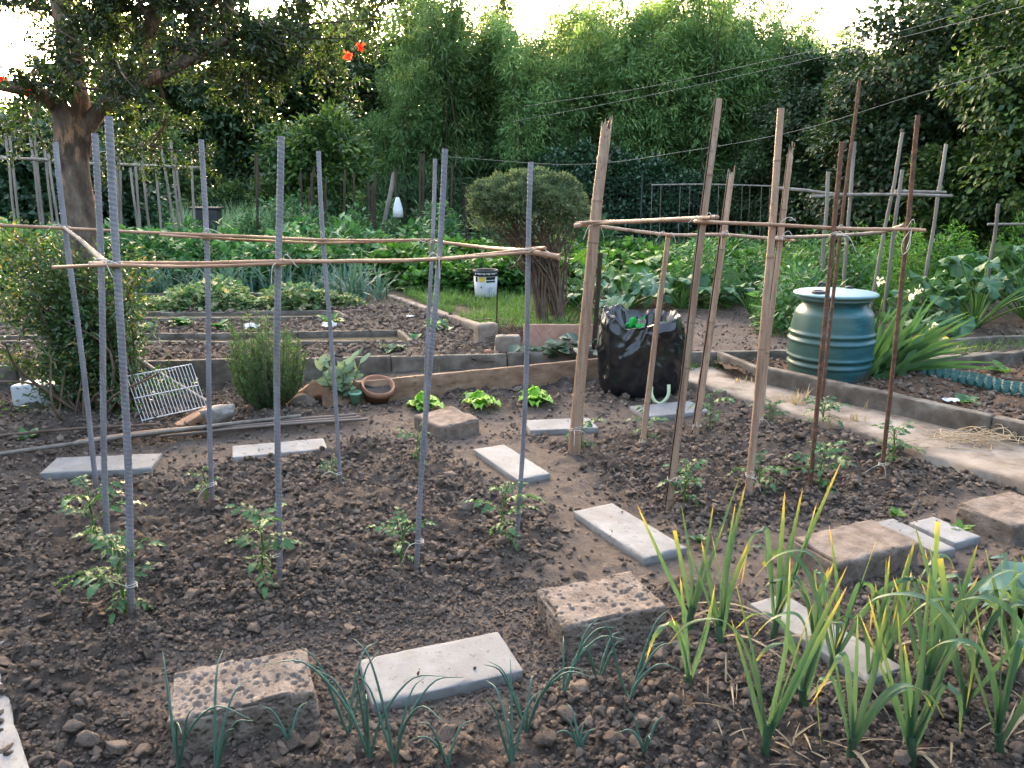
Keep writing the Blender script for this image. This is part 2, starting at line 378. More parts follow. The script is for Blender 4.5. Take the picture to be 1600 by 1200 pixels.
def barrelmat():
    m, nt, b = new_mat('barrel'); v = coords(nt, 'Object'); st = coords(nt, 'Object', (1, 1, 5))
    c = ramp(nt, [(.3, (.007, .044, .055)), (.5, (.014, .088, .105)), (.72, (.045, .150, .160))], noise(nt, 4, 7, .65, st))
    x = nt.nodes.new('ShaderNodeSeparateXYZ'); nt.links.new(v, x.inputs[0])
    sidek = math_(nt, 'ADD', math_(nt, 'MULTIPLY', x.outputs[0], 1.3), noise(nt, 5, 5, .6, v))
    c = mixc(nt, ramp(nt, [(.30, (.75, .75, .75)), (.62, (0, 0, 0))], sidek), c, (.046, .085, .058))      # algae on the garden side
    c = mixc(nt, ramp(nt, [(.62, (0, 0, 0)), (.68, (.55, .55, .55))], noise(nt, 40, 4, .7, st)), c, (.09, .17, .19))
    mud = math_(nt, 'SUBTRACT', math_(nt, 'ADD', .19, math_(nt, 'MULTIPLY', math_(nt, 'SUBTRACT', x.outputs[0], .1), .35)), math_(nt, 'ADD', x.outputs[2], math_(nt, 'MULTIPLY', noise(nt, 9, 5, .6, v), .1)))
    c = mixc(nt, ramp(nt, [(.0, (0, 0, 0)), (.05, (.85, .85, .85))], mud), c, (.07, .058, .042))
    nt.links.new(c, b.inputs['Base Color']); b.inputs['Roughness'].default_value = .42
    bump(nt, b, noise(nt, 40, 6, .6, v), .12, .004); return m
M['barrel'] = barrelmat()
M['lid'] = pmat('lid', [(.075, .15, .165), (.105, .20, .215), (.14, .245, .26)], 5, 6, .5, bmp=.1, cols2=(.12, .16, .14), scale2=9, thr=(.64, .76))
# foliage
D = lambda *c: list(c)
M['l_bamboo'] = leafmat('l_bamboo', D((0, (.020, .060, .018)), (.45, (.086, .165, .056)), (.8, (.190, .280, .095)), (1, (.35, .35, .12))), .38, .5, .5)
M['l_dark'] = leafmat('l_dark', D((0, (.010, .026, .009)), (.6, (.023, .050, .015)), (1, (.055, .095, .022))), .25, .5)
M['l_olive'] = leafmat('l_olive', D((0, (.030, .046, .016)), (.6, (.052, .076, .026)), (1, (.09, .105, .03))), .25, .55)
M['l_right'] = leafmat('l_right', D((0, (.012, .034, .010)), (.6, (.026, .062, .017)), (1, (.10, .15, .032))), .32, .45)
M['l_pome'] = leafmat('l_pome', D((0, (.010, .024, .007)), (.6, (.024, .050, .012)), (1, (.09, .13, .026))), .35, .35, spec=.5)
M['l_sucker'] = leafmat('l_sucker', D((0, (.014, .040, .012)), (.55, (.056, .118, .030)), (.8, (.15, .18, .045)), (1, (.27, .17, .055))), .3, .35, spec=.5)
M['l_shrub'] = leafmat('l_shrub', D((0, (.045, .066, .034)), (.5, (.100, .138, .066)), (1, (.20, .24, .12))), .2, .6)
M['l_rosemary'] = leafmat('l_rosemary', D((0, (.028, .070, .022)), (.6, (.080, .155, .050)), (1, (.17, .26, .09))), .2, .5)
M['l_potato'] = leafmat('l_potato', D((0, (.020, .078, .024)), (.6, (.062, .165, .052)), (1, (.17, .30, .10))), .3, .5)
M['l_bean'] = leafmat('l_bean', D((0, (.020, .075, .014)), (.6, (.060, .160, .026)), (1, (.15, .27, .05))), .3, .5)
M['l_leekfar'] = leafmat('l_leekfar', D((0, (.035, .085, .062)), (.6, (.075, .150, .115)), (1, (.20, .24, .15))), .2, .45)
M['l_pale'] = leafmat('l_pale', D((0, (.05, .12, .045)), (.6, (.125, .195, .08)), (.85, (.32, .34, .18)), (1, (.44, .33, .21))), .3, .6)
M['l_tomato'] = leafmat('l_tomato', D((0, (.028, .085, .034)), (.6, (.058, .145, .050)), (1, (.17, .25, .06))), .3, .5, .35)
M['l_lettuce'] = leafmat('l_lettuce', D((0, (.11, .27, .04)), (1, (.26, .48, .09))), .35, .5)
M['l_squash'] = leafmat('l_squash', D((0, (.022, .075, .028)), (.5, (.048, .125, .052)), (.85, (.13, .21, .16)), (1, (.24, .31, .27))), .2, .55)
M['l_squashg'] = leafmat('l_squashg', D((0, (.030, .095, .02)), (.6, (.070, .17, .03)), (1, (.15, .26, .06))), .3, .5)
M['l_leek'] = leafmat('l_leek', D((0, (.085, .140, .085)), (.3, (.055, .118, .064)), (.6, (.145, .190, .060)), (.8, (.43, .32, .07)), (1, (.36, .21, .125))), .35, .45, .2)
M['l_dry'] = leafmat('l_dry', D((0, (.20, .15, .10)), (.6, (.33, .26, .17)), (1, (.22, .14, .12))), .3, .8, .2)
M['l_onion'] = leafmat('l_onion', D((0, (.095, .170, .120)), (.6, (.075, .155, .125)), (1, (.20, .26, .16))), .2, .45, .2)
M['l_iris'] = leafmat('l_iris', D((0, (.035, .090, .034)), (.6, (.070, .150, .055)), (.85, (.24, .28, .06)), (1, (.48, .36, .12))), .3, .45, .2)
M['l_sage'] = leafmat('l_sage', D((0, (.085, .14, .075)), (1, (.22, .29, .19))), .2, .7)
M['l_grass'] = leafmat('l_grass', D((0, (.040, .105, .018)), (.7, (.105, .20, .036)), (1, (.26, .27, .10))), .3, .6)
M['l_tallgrass'] = leafmat('l_tallgrass', D((0, (.10, .19, .09)), (.7, (.20, .31, .17)), (1, (.42, .42, .30))), .3, .6)
M['l_ivy'] = leafmat('l_ivy', D((0, (.012, .036, .014)), (.6, (.024, .062, .026)), (1, (.06, .11, .05))), .15, .4, spec=.5)
M['l_fennel'] = leafmat('l_fennel', D((0, (.045, .14, .016)), (1, (.14, .30, .04))), .35, .6)
M['flower_red'] = leafmat('flower_red', D((0, (.65, .045, .02)), (1, (.8, .10, .04))), .4, .6)
M['flower_white'] = leafmat('flower_white', D((0, (.66, .62, .55)), (1, (.76, .73, .66))), .4, .7)

# ================================================================== the setting: ground, beds, paths
def sstep(a, b, x):
    t = np.clip((x-a)/(b-a), 0, 1); return t*t*(3-2*t)
def base_h(x, y):
    yk = 6.38+.115*(x+2.6)
    h = -.07+.21*sstep(yk, yk+.7, y)+.06*sstep(8, 11, y)+.08*sstep(12, 20, y)
    return h+.03*fbm(xy0(x, y, .6), 3, 3)*sstep(8, 12, y)
def spaced(lim, n, k): return np.sinh(np.linspace(-1, 1, n)*k)/math.sinh(k)*lim
def grid_mesh(mb, X, Y, Z, var=.0, keep=None):
    n, m = X.shape; i, j = np.meshgrid(np.arange(n-1), np.arange(m-1), indexing='ij')
    f = np.stack([i*m+j, (i+1)*m+j, (i+1)*m+j+1, i*m+j+1], -1).reshape(-1, 4)
    if keep is not None:
        f = f[keep[:-1, :-1].reshape(-1)]
    v = np.stack([X, Y, Z], -1).reshape(-1, 3); va = np.broadcast_to(var, X.shape).reshape(-1)
    used = np.unique(f); mp = np.full(len(v), -1); mp[used] = np.arange(len(used))
    mb.add(v[used], mp[f], va[used])
def inpoly(x, y, poly):
    r = np.zeros(x.shape, bool); n = len(poly)
    for i in range(n):
        (x0, y0), (x1, y1) = poly[i], poly[(i+1) % n]
        c = ((y0 > y) != (y1 > y)) & (x < (x1-x0)*(y-y0)/(y1-y0+1e-12)+x0); r ^= c
    return r
gx, gy = np.meshgrid(spaced(260, 190, 5.2), spaced(300, 230, 5.0)+12, indexing='ij')
mb = MB(); grid_mesh(mb, gx, gy, base_h(gx, gy), .12+.2*sstep(14, 20, gy)*0)
struct('ground', mb, M['ground'])

# stepping slabs and porous blocks given by the four corners of their top faces
def rect(c, z):
    w = [G(x, y, z) for x, y in c]; cen = sum(w)/4
    u = ((w[1]-w[0])+(w[2]-w[3]))/2; v = ((w[0]-w[3])+(w[1]-w[2]))/2
    return cen, np.linalg.norm(u), np.linalg.norm(v), math.atan2(u[1], u[0])
SLABS = [
 ([(548, 1032), (775, 985), (822, 1045), (595, 1095)], 'large pale slab between the porous blocks in the foreground, earth smeared on one corner'),
 ([(897, 797), (962, 783), (1068, 855), (1005, 872)], 'grey slab with a crumb of soil on its far end, in front of the bamboo poles'),
 ([(1170, 943), (1228, 925), (1408, 1040), (1355, 1060)], 'grey slab half hidden behind the leek leaves'),
 ([(78, 716), (243, 707), (246, 728), (73, 739)], 'white slab at the far left below the lying rods'),
 ([(360, 697), (503, 683), (514, 699), (366, 714)], 'white slab just below the right end of the lying rods'),
 ([(728, 702), (783, 696), (865, 735), (822, 747)], 'pale slab lying askew in the middle of the bed behind a grey rod'),
 ([(817, 655), (918, 653), (938, 665), (830, 673)], 'pale slab left of the foot of the thickest bamboo pole'),
 ([(985, 634), (1085, 625), (1102, 640), (1010, 651)], 'pale slab in front of the black bag'),
]
BROKEN = [([(1375, 812), (1402, 808), (1487, 856), (1455, 864)], 'narrow piece of a broken grey slab, the left one of two'),
          ([(1420, 812), (1460, 808), (1532, 834), (1495, 850)], 'wider piece of a broken grey slab, the right one of two')]
BLOCKS = [
 ([(255, 1052), (470, 1014), (505, 1075), (270, 1125)], .115, .0034, 'porous pinkish block nearest the camera at the lower left', 1150),
 ([(832, 920), (985, 893), (1047, 945), (890, 977)], .115, .0036, 'porous pinkish block in the middle, left of the leeks', 1000),
 ([(1247, 838), (1370, 808), (1432, 850), (1300, 880)], .10, .007, 'smoother earth-covered block behind the leek tips', 130),
 ([(1490, 784), (1580, 767), (1665, 797), (1590, 822)], .10, .008, 'porous block at the right edge of the picture below the path', 160),
 ([(650, 646), (715, 633), (742, 656), (683, 666)], .10, .009, 'small porous block beside the middle lettuce', 120)]
foot = []
for c, l in SLABS+BROKEN:
    cen, L, W, a = rect(c, .035); foot.append((cen, L, W, a))
for c, z, rs, l, n in BLOCKS:
    cen, L, W, a = rect(c, z); foot.append((cen, L, W, a))
def foot_d(x, y):
    """distance to the nearest slab, negative inside"""
    d = np.full(np.shape(x), 9.)
    for cen, L, W, a in foot:
        u = (x-cen[0])*math.cos(a)+(y-cen[1])*math.sin(a); v = -(x-cen[0])*math.sin(a)+(y-cen[1])*math.cos(a)
        qx, qy = np.abs(u)-L/2, np.abs(v)-W/2
        d = np.minimum(d, np.hypot(np.maximum(qx, 0), np.maximum(qy, 0))+np.minimum(np.maximum(qx, qy), 0))
    return d
# trodden way that links the slabs
WAY = [[G(*p)[:2] for p in w] for w in (
    [(160, 725), (440, 695), (560, 680), (700, 660), (790, 720), (950, 820), (1000, 870), (940, 930), (700, 1035), (380, 1080)],
    [(700, 660), (870, 662), (1040, 640)], [(1000, 870), (1180, 870), (1340, 850), (1450, 840), (1560, 800)], [(1180, 870), (1290, 1000)])]
def way_d(x, y):
    d = np.full(np.shape(x), 9.)
    for w in WAY:
        for a, b in zip(w[:-1], w[1:]):
            ab = b-a; t = np.clip(((x-a[0])*ab[0]+(y-a[1])*ab[1])/(ab@ab), 0, 1)
            d = np.minimum(d, np.hypot(x-a[0]-ab[0]*t, y-a[1]-ab[1]*t))
    return d
PN = lambda x: 6.161+(x-1.443)*(-2.237/1.27)           # near edge of the path
PF = lambda x: 6.118+(x-1.996)*(-1.532/1.134)          # far edge of the path, foot of the kerb
KL = lambda x: 6.36+.125*(x+2.6)                        # foot of the kerb behind the bed
POLY_A = [(-5.2, .5), (5.0, .5), (4.5, PN(4.5)), (1.30, PN(1.30)), (1.2, 6.75), (.775, 6.65), (-1.3, 5.78), (-1.5, KL(-1.5)+.02), (-5.2, KL(-5.2)+.02)]
def soilA(x, y):
    wd_ = way_d(x, y); till = sstep(.16, .5, wd_+.12*fbm(xy0(x, y, 2.2), 2, 8))
    r1 = fbm(xy0(x, y, 1.3), 3, 21)
    cl = np.abs(vn(xy0(x, y, 9), 31))*.6+np.abs(vn(xy0(x, y, 19), 32))*.4
    h = .025*r1+till*(.075*(.35+.5*vn(xy0(x, y, 1.9), 5))+.055*(cl-.3)+.018*fbm(xy0(x, y, 30), 2, 9))+.010*fbm(xy0(x, y, 14), 3, 11)
    fd = foot_d(x, y); k = sstep(.0, .12, fd)
    return h*(.12+.88*k)-.004, till
ax_ = np.arange(-5.2, 5.01, .02); ay_ = np.concatenate([np.arange(.5, 3.2, .014), np.arange(3.2, 6.9, .024)])
AX, AY = np.meshgrid(ax_, ay_, indexing='ij')
hA, tA = soilA(AX, AY)
keep = inpoly(AX, AY, POLY_A)
keep &= np.abs(AX) < .72*AY+.75
mb = MB(); grid_mesh(mb, AX, AY, hA, (1-tA)*.75, keep)
struct('soil_bed_front', mb, M['soil'])

# raised beds behind, with two sunken ways
def trench(x, y):
    a = (x < -.98-.25*(y-7.25)) & (y > 7.27) & (y < 7.62+.09*(x+3.8)) & True
    b = (x < -1.85-.4*(y-8.6)) & (y > 8.55+.06*(x+4)) & (y < 9.03+.04*(x+4.5))
    return a | b
DG = lambda x: 10.425+(x+1.612)*(7.828-10.425)/(-.193+1.612)
POLY_B = [(-9, KL(-9)+.24), (-.05, 6.70), (-.05, 7.4), (-.25, DG(-.25)), (-1.62, 10.43), (-2.4, 11.8), (-9, 11.8)]
bx_, by_ = np.meshgrid(np.arange(-9, .2, .035), np.arange(5.5, 11.9, .035), indexing='ij')
hb = .150+.03*fbm(xy0(bx_, by_, 4), 4, 41)+.02*np.abs(vn(xy0(bx_, by_, 11), 42))+.02*vn(xy0(bx_, by_, 1), 43)
hb = np.where(trench(bx_, by_), .0+.01*fbm(xy0(bx_, by_, 5), 2, 2), hb)
mb = MB(); grid_mesh(mb, bx_, by_, hb, .0, inpoly(bx_, by_, POLY_B))
struct('soil_bed_left', mb, M['soil'])
POLY_R = [(2.02, 6.09), (3.2, PF(3.2)+.07), (5.6, PF(5.6)+.07), (7, 5), (7, 7.6), (4.4, 6.72), (3.4, 6.38), (2.95, 6.75), (2.3, 6.84), (1.75, 6.75), (1.75, 6.4)]
rx_, ry_ = np.meshgrid(np.arange(1.5, 7, .03), np.arange(1.5, 7.8, .03), indexing='ij')
hr = .11+.03*fbm(xy0(rx_, ry_, 4), 4, 51)+.03*np.abs(vn(xy0(rx_, ry_, 10), 52))
red = sstep(0, .25, ry_-(6.312+(rx_-3.261)*(5.462-6.312)/(3.672-3.261)))
mb = MB(); grid_mesh(mb, rx_, ry_, hr, .1, inpoly(rx_, ry_, POLY_R))
struct('soil_bed_right', mb, M['soil_red'])
POLY_C = [(1.3, 6.86), (2.9, 6.95), (3.2, 9.6), (1.1, 9.4), (.95, 7.3)]
cx_, cy_ = np.meshgrid(np.arange(.8, 3.4, .04), np.arange(6.5, 9.8, .04), indexing='ij')
mb = MB(); grid_mesh(mb, cx_, cy_, .165+.012*fbm(xy0(cx_, cy_, 5), 4, 61), .7, inpoly(cx_, cy_, POLY_C))
struct('soil_bed_middle', mb, M['soil'])
POLY_D = [(-.15, 6.74), (.95, 6.88), (1.15, 7.4), (1.25, 9.2), (-.6, 9.0), (-.35, 8.3), (-.1, 7.5)]
cx_, cy_ = np.meshgrid(np.arange(-.7, 1.4, .035), np.arange(6.6, 9.4, .035), indexing='ij')
mb = MB(); grid_mesh(mb, cx_, cy_, .15+.02*fbm(xy0(cx_, cy_, 5), 4, 62), .25, inpoly(cx_, cy_, POLY_D))
struct('soil_patch_under_shrub', mb, M['soil'])
POLY_F = [(-1.45, 5.74), (.80, 6.70), (1.0, 6.86), (-1.6, KL(-1.6)+.1)]
cx_, cy_ = np.meshgrid(np.arange(-1.8, 1.1, .03), np.arange(5.6, 7.0, .03), indexing='ij')
mb = MB(); grid_mesh(mb, cx_, cy_, .06+.02*fbm(xy0(cx_, cy_, 5), 4, 66), .1, inpoly(cx_, cy_, POLY_F))
struct('soil_strip_behind_board', mb, M['soil'])
POLY_E = [(3.45, 6.55), (4.5, 6.9), (9, 8.2), (9, 11), (4.0, 9.5), (3.4, 7.5)]
cx_, cy_ = np.meshgrid(np.arange(3.2, 9, .06), np.arange(6.4, 11, .06), indexing='ij')
mb = MB(); grid_mesh(mb, cx_, cy_, .17+.03*fbm(xy0(cx_, cy_, 4), 4, 63), .1, inpoly(cx_, cy_, POLY_E))
struct('soil_bed_far_right', mb, M['soil'])

# concrete path on the right (a slab with a worn front edge)
mb = MB(); nu, nv = 130, 14
u = np.linspace(0, 1, nu); v = np.linspace(0, 1, nv)
xn = 1.22+u*(4.9-1.22); xf = 1.95+u*(5.8-1.95)
En = np.stack([xn, PN(xn)], -1); Ef = np.stack([xf, PF(xf)+.03], -1)
En = En+.012*fbm(np.stack([u*60, u*0, u*0], -1), 3, 71)[:, None]
pts = En[:, None]*(1-v)[None, :, None]+Ef[:, None]*v[None, :, None]
zz = .078+.008*fbm(xy0(pts[..., 0], pts[..., 1], 3), 4, 72); zz[:, 0] -= .008
V = np.concatenate([np.concatenate([pts[:, :1], np.full((nu, 1, 1), -.08)], -1), np.concatenate([pts, zz[..., None]], -1)], 1)
grid_mesh(mb, V[..., 0], V[..., 1], V[..., 2], .3)
struct('path', mb, M['path'])
# pale flagging between bag and barrel
mb = MB(); cx_, cy_ = np.meshgrid(np.arange(.9, 2.2, .05), np.arange(6.0, 6.8, .05), indexing='ij')
grid_mesh(mb, cx_, cy_, .062+.006*fbm(xy0(cx_, cy_, 4), 3, 5), .8, inpoly(cx_, cy_, [(1.2, 6.55), (1.3, 6.2), (2.0, 6.1), (1.8, 6.75), (1.2, 6.7)]))
struct('path_end', mb, M['path'])

# ------------------------------------------------------------------ kerbs: runs of cast slabs with open joints
def Mz(loc, a): return Matrix.Translation(tuple(loc)) @ Matrix.Rotation(a, 4, 'Z')
def kerb(label, p0, p1, z0, z1, th=.05, pitch=1.0, mat='concrete', cat='kerb', name='concrete_kerb', piece='slab', seed=0, amp=.004, jag=.010):
    p0, p1 = np.array(p0[:2], float), np.array(p1[:2], float); L = np.linalg.norm(p1-p0); a = math.atan2(*(p1-p0)[::-1])
    root = thing(name, label, cat, ((p0[0]+p1[0])/2, (p0[1]+p1[1])/2, z0)); n = max(1, round(L/pitch)); r = np.random.default_rng(seed+3)
    for i in range(n):
        c = p0+(p1-p0)*(i+.5)/n; dz = r.normal()*.006 if n > 1 else 0
        mb = MB(); block(mb, L/n-(.008 if n > 1 else 0), th, z1-z0, .03, .006, amp, 9, seed=seed*31+i, M=Mz((c[0], c[1], (z0+z1)/2+dz), a+r.normal()*.004), jag=jag)
        part(piece, mb, M[mat], root)
    return root
kerb('long dark concrete kerb behind the wire rack and rosemary', (-9, KL(-9)+.11), (.95, 6.86), -.04, .20, .05, 1.03, seed=1)
kerb('near kerb of the first sunken way, behind the rosemary', (-9, 7.25), (-1.0, 7.25), -.02, .20, .045, 1.0, seed=2)
kerb('far kerb of the first sunken way with its dark face showing', (-9, 7.12), (-1.16, 7.865), -.02, .20, .045, 1.0, seed=3)
kerb('short end kerb closing the first sunken way', (-1.14, 7.84), (-.94, 7.27), -.02, .205, .045, 1.0, seed=4)
kerb('near kerb of the second sunken way, farther back', (-9, 8.2), (-1.85, 8.70), -.02, .20, .045, 1.0, seed=5)
kerb('far kerb of the second sunken way below the yellowing plants', (-9, 8.87), (-2.1, 9.14), -.02, .20, .045, 1.0, seed=6)
kerb('short end kerb closing the second sunken way', (-2.07, 9.12), (-1.84, 8.72), -.02, .205, .045, 1.0, seed=7)
kerb('kerb in front of the blue-green leek rows', (-9, 10.3), (-3.2, 10.35), .02, .24, .045, 1.0, seed=8)
kerb('pale diagonal kerb between dug soil and grass strip', (-1.62, 10.43), (-.2, 7.83), .02, .21, .10, 1.2, mat='path', seed=9)
kerb('concrete kerb wall running along the path past the barrel', (1.97, 6.17), (6.2, PF(6.2)+.05), .0, .20, .085, 1.6, seed=10)
kerb('low kerb between the black bag and the barrel', (1.2, 6.80), (2.62, 6.92), .0, .185, .06, 1.4, seed=11)
kerb('kerb side running back beside the barrel', (2.0, 6.15), (1.83, 6.80), .0, .19, .06, .9, seed=12)
kerb('rough whitish kerb beyond the green plastic edging', (3.35, 6.40), (6.6, 7.42), .0, .215, .09, 1.1, seed=13, amp=.012)
kerb('far mossy kerb with a black hose on it', (3.5, 6.98), (8.0, 8.3), .05, .235, .07, 1.1, seed=14)
kerb('grey concrete kerb at the lower left corner', (-1.384-.09+.45*1.22, 1.906-1.22*.55), (-1.674-.09-.6*1.22, 2.258+.6*1.48), -.06, .06, .16, 2.0, mat='slab', seed=15, amp=.006)
kerb('low timber edge far behind the courgettes', (1.7, 12.2), (4.0, 12.3), .1, .42, .06, 2.4, mat='greycane', seed=16)
# wooden plank along the back of the front bed, two boards end to end
root = kerb('long brown wooden board edging the back of the front bed', (-1.42, 5.69), (.80, 6.66), -.05, .17, .035, 2.6, mat='wood', cat='board', name='wooden_board', piece='plank', seed=17, amp=.002, jag=.0)

for c, l in SLABS+BROKEN:
    cen, L, W, a = rect(c, .035); mb = MB()
    r = random.Random(hash(l) % 999 if False else len(l)*13)
    block(mb, L, W, .05, .02, .005, .0012, 8, seed=len(l), M=Mz((0, 0, 0), 0), jag=.005, jf=24)
    o = solo('stepping_slab' if 'piece' not in l else 'broken_slab', mb, M['slab'], (0, 0, 0), l, 'slab', 'stepping slabs')
    o.location = (cen[0], cen[1], .006); o.rotation_euler = (math.radians(r.uniform(-1, 1)), math.radians(r.uniform(-1, 1)), a)
for i, (c, z, rs, l, n) in enumerate(BLOCKS):
    cen, L, W, a = rect(c, z); mb = MB()
    block(mb, L, W, .17, rs, .013, .008, 9, pits=n, pr=(.0034, .0105), seed=40+i, jag=.06, jf=11)
    o = solo('porous_block', mb, M['tuff'], (0, 0, 0), l, 'block', 'porous blocks'); o.location = (cen[0], cen[1], z-.085); o.rotation_euler = (.01, -.015, a)

# ------------------------------------------------------------------ soil clods (uncountable: scattered instances) and the biggest ones as things
def clod_mesh(seed, sub=2, mat='clod', amp=.22):
    bm = bmesh.new(); bmesh.ops.create_icosphere(bm, subdivisions=sub, radius=1)
    me = bpy.data.meshes.new('clod'); bm.to_mesh(me); bm.free()
    r = np.random.default_rng(seed); v = np.zeros(len(me.vertices)*3, np.float32); me.vertices.foreach_get('co', v); v = v.reshape(-1, 3).astype(float)
    for k in range(11):
        n = rdir(1, r)[0]; d = r.uniform(.38, .8); v = v-np.maximum(0, v@n-d)[:, None]*n
    v = v*(1+amp*fbm(v*1.7+seed*3.1, 3, seed)+.55*amp*(1-2*np.abs(vn(v*4.2+seed, seed+3))))[:, None]*np.array([1, r.uniform(.65, 1), r.uniform(.5, .8)])
    me.vertices.foreach_set('co', v.astype(np.float32).ravel()); me.polygons.foreach_set('use_smooth', np.full(len(me.polygons), sub > 2)); me.update()
    me.materials.append(M[mat]); return me
def scatter(name, pts, scl, srcs, label, cat, mat):
    """one stuff object: instances of a few source meshes on points"""
    n = len(pts); me = bpy.data.meshes.new(name); me.vertices.add(n); me.vertices.foreach_set('co', pts.astype(np.float32).ravel())
    a = me.attributes.new('scl', 'FLOAT_VECTOR', 'POINT'); a.data.foreach_set('vector', scl.astype(np.float32).ravel())
    a = me.attributes.new('rot', 'FLOAT_VECTOR', 'POINT'); rt = rng.uniform(0, 6.28, (n, 3)); rt[:, :2] *= .12; a.data.foreach_set('vector', rt.astype(np.float32).ravel())
    o = link(name, me); me.materials.append(mat)
    cl = bpy.data.collections.new(name+'_source')
    for i, s in enumerate(srcs): cl.objects.link(bpy.data.objects.new('%s_piece_%d' % (name, i), s))
    ng = bpy.data.node_groups.new(name, 'GeometryNodeTree'); ng.is_modifier = True
    ng.interface.new_socket('Geometry', in_out='INPUT', socket_type='NodeSocketGeometry'); ng.interface.new_socket('Geometry', in_out='OUTPUT', socket_type='NodeSocketGeometry')
    gi, go = ng.nodes.new('NodeGroupInput'), ng.nodes.new('NodeGroupOutput')
    ip = ng.nodes.new('GeometryNodeInstanceOnPoints'); ci = ng.nodes.new('GeometryNodeCollectionInfo')
    ci.inputs['Collection'].default_value = cl; ci.inputs['Separate Children'].default_value = True; ci.inputs['Reset Children'].default_value = True
    ip.inputs['Pick Instance'].default_value = True
    def attr(nm):
        q = ng.nodes.new('GeometryNodeInputNamedAttribute'); q.data_type = 'FLOAT_VECTOR'; q.inputs['Name'].default_value = nm; return q.outputs['Attribute']
    e2r = ng.nodes.new('FunctionNodeEulerToRotation'); ng.links.new(attr('rot'), e2r.inputs[0])
    ng.links.new(e2r.outputs[0], ip.inputs['Rotation']); ng.links.new(attr('scl'), ip.inputs['Scale'])
    m2p = ng.nodes.new('GeometryNodeMeshToPoints'); ng.links.new(gi.outputs[0], m2p.inputs[0]); ng.links.new(m2p.outputs[0], ip.inputs['Points'])
    ng.links.new(ci.outputs[0], ip.inputs['Instance']); ng.links.new(ip.outputs[0], go.inputs[0])
    o.modifiers.new('scatter', 'NODES').node_group = ng
    return tag(o, label, cat, kind='stuff')
CL = [clod_mesh(i, 3) for i in range(10)]
pts, scl = [], []
def cast(n, xr, yr, zf, size, dens, sink=.25, power=2.2):
    x, y = rng.uniform(*xr, n), rng.uniform(*yr, n); ok = dens(x, y) > rng.random(n); x, y = x[ok], y[ok]
    s = size[0]+(size[1]-size[0])*rng.random(len(x))**power
    pts.append(np.stack([x, y, zf(x, y)+s*(.5-sink*2+.30)], -1)); scl.append(s[:, None]*rng.uniform(.75, 1.2, (len(x), 3)))
def densA(x, y, k0):
    d = inpoly(x, y, POLY_A) & (np.abs(x) < .70*y+.45); t = soilA(x, y)[1]
    patch = .55+.6*vn(xy0(x, y, 2.6), 77)
    return d*(foot_d(x, y) > .004)*(k0+(1-k0)*t)*np.clip(patch, .2, 1)
zA = lambda x, y: soilA(x, y)[0]
cast(100000, (-2.2, 2.4), (1.2, 3.0), zA, (.0025, .0115), lambda x, y: densA(x, y, .75), power=1.6)
cast(42000, (-3.2, 3.6), (1.2, 4.4), zA, (.007, .023), lambda x, y: densA(x, y, .08), power=2.0)
cast(55000, (-4.6, 3.8), (2.8, 6.7), zA, (.006, .021), lambda x, y: densA(x, y, .22), power=1.8)
cast(9000, (-2.2, 2.6), (1.3, 5.6), lambda x, y: .034+0*x, (.003, .009), lambda x, y: (foot_d(x, y) < -.01)*(foot_d(x, y) > -.13)*np.clip(vn(xy0(x, y, 7), 13)-.1, 0, .5), power=2.)
cast(5500, (-3.6, 3.7), (1.2, 6.3), zA, (.018, .042), lambda x, y: densA(x, y, .0)*.7, power=2.8)
zB = lambda x, y: np.where(trench(x, y), 0, .160+.03*fbm(xy0(x, y, 4), 4, 41)+.02*np.abs(vn(xy0(x, y, 11), 42))+.02*vn(xy0(x, y, 1), 43))
cast(15000, (-6.5, .1), (6.0, 10.8), zB, (.012, .034), lambda x, y: inpoly(x, y, POLY_B)*(~trench(x, y))*.75, power=2.)
cast(9000, (1.8, 5.6), (3.2, 7.2), lambda x, y: .125+.03*fbm(xy0(x, y, 4), 4, 51), (.008, .028), lambda x, y: inpoly(x, y, POLY_R)*.8, power=2.)
cast(1500, (1.2, 3.2), (6.8, 9.6), lambda x, y: .170+0*x, (.006, .02), lambda x, y: inpoly(x, y, POLY_C)*.8, power=2.)
cast(1500, (-.6, 1.2), (6.7, 9.2), lambda x, y: .155+0*x, (.01, .03), lambda x, y: inpoly(x, y, POLY_D)*.8, power=2.)
cast(1500, (3.4, 8), (6.5, 10.5), lambda x, y: .180+0*x, (.01, .035), lambda x, y: inpoly(x, y, POLY_E)*.8, power=2.)
scatter('soil_clods', np.concatenate(pts), np.concatenate(scl), CL, 'crumbly brown clods covering the dug beds', 'soil', M['clod'])
pts, scl = [], []
PB = [clod_mesh(60+i, 1, 'pebble', .12) for i in range(4)]
cast(500, (-2.6, 3), (1.3, 5.5), zA, (.004, .012), lambda x, y: densA(x, y, .8)*.8, power=2.)
cast(120, (1.6, 5), (3.5, 6.5), lambda x, y: .13+0*x, (.006, .016), lambda x, y: inpoly(x, y, POLY_R)*.8)
cast(90, (-5, 0), (6.2, 9), zB, (.008, .018), lambda x, y: inpoly(x, y, POLY_B)*(~trench(x, y)))
scatter('pebbles', np.concatenate(pts), np.concatenate(scl), PB, 'pale pebbles strewn over the dug soil', 'pebbles', M['pebble'])
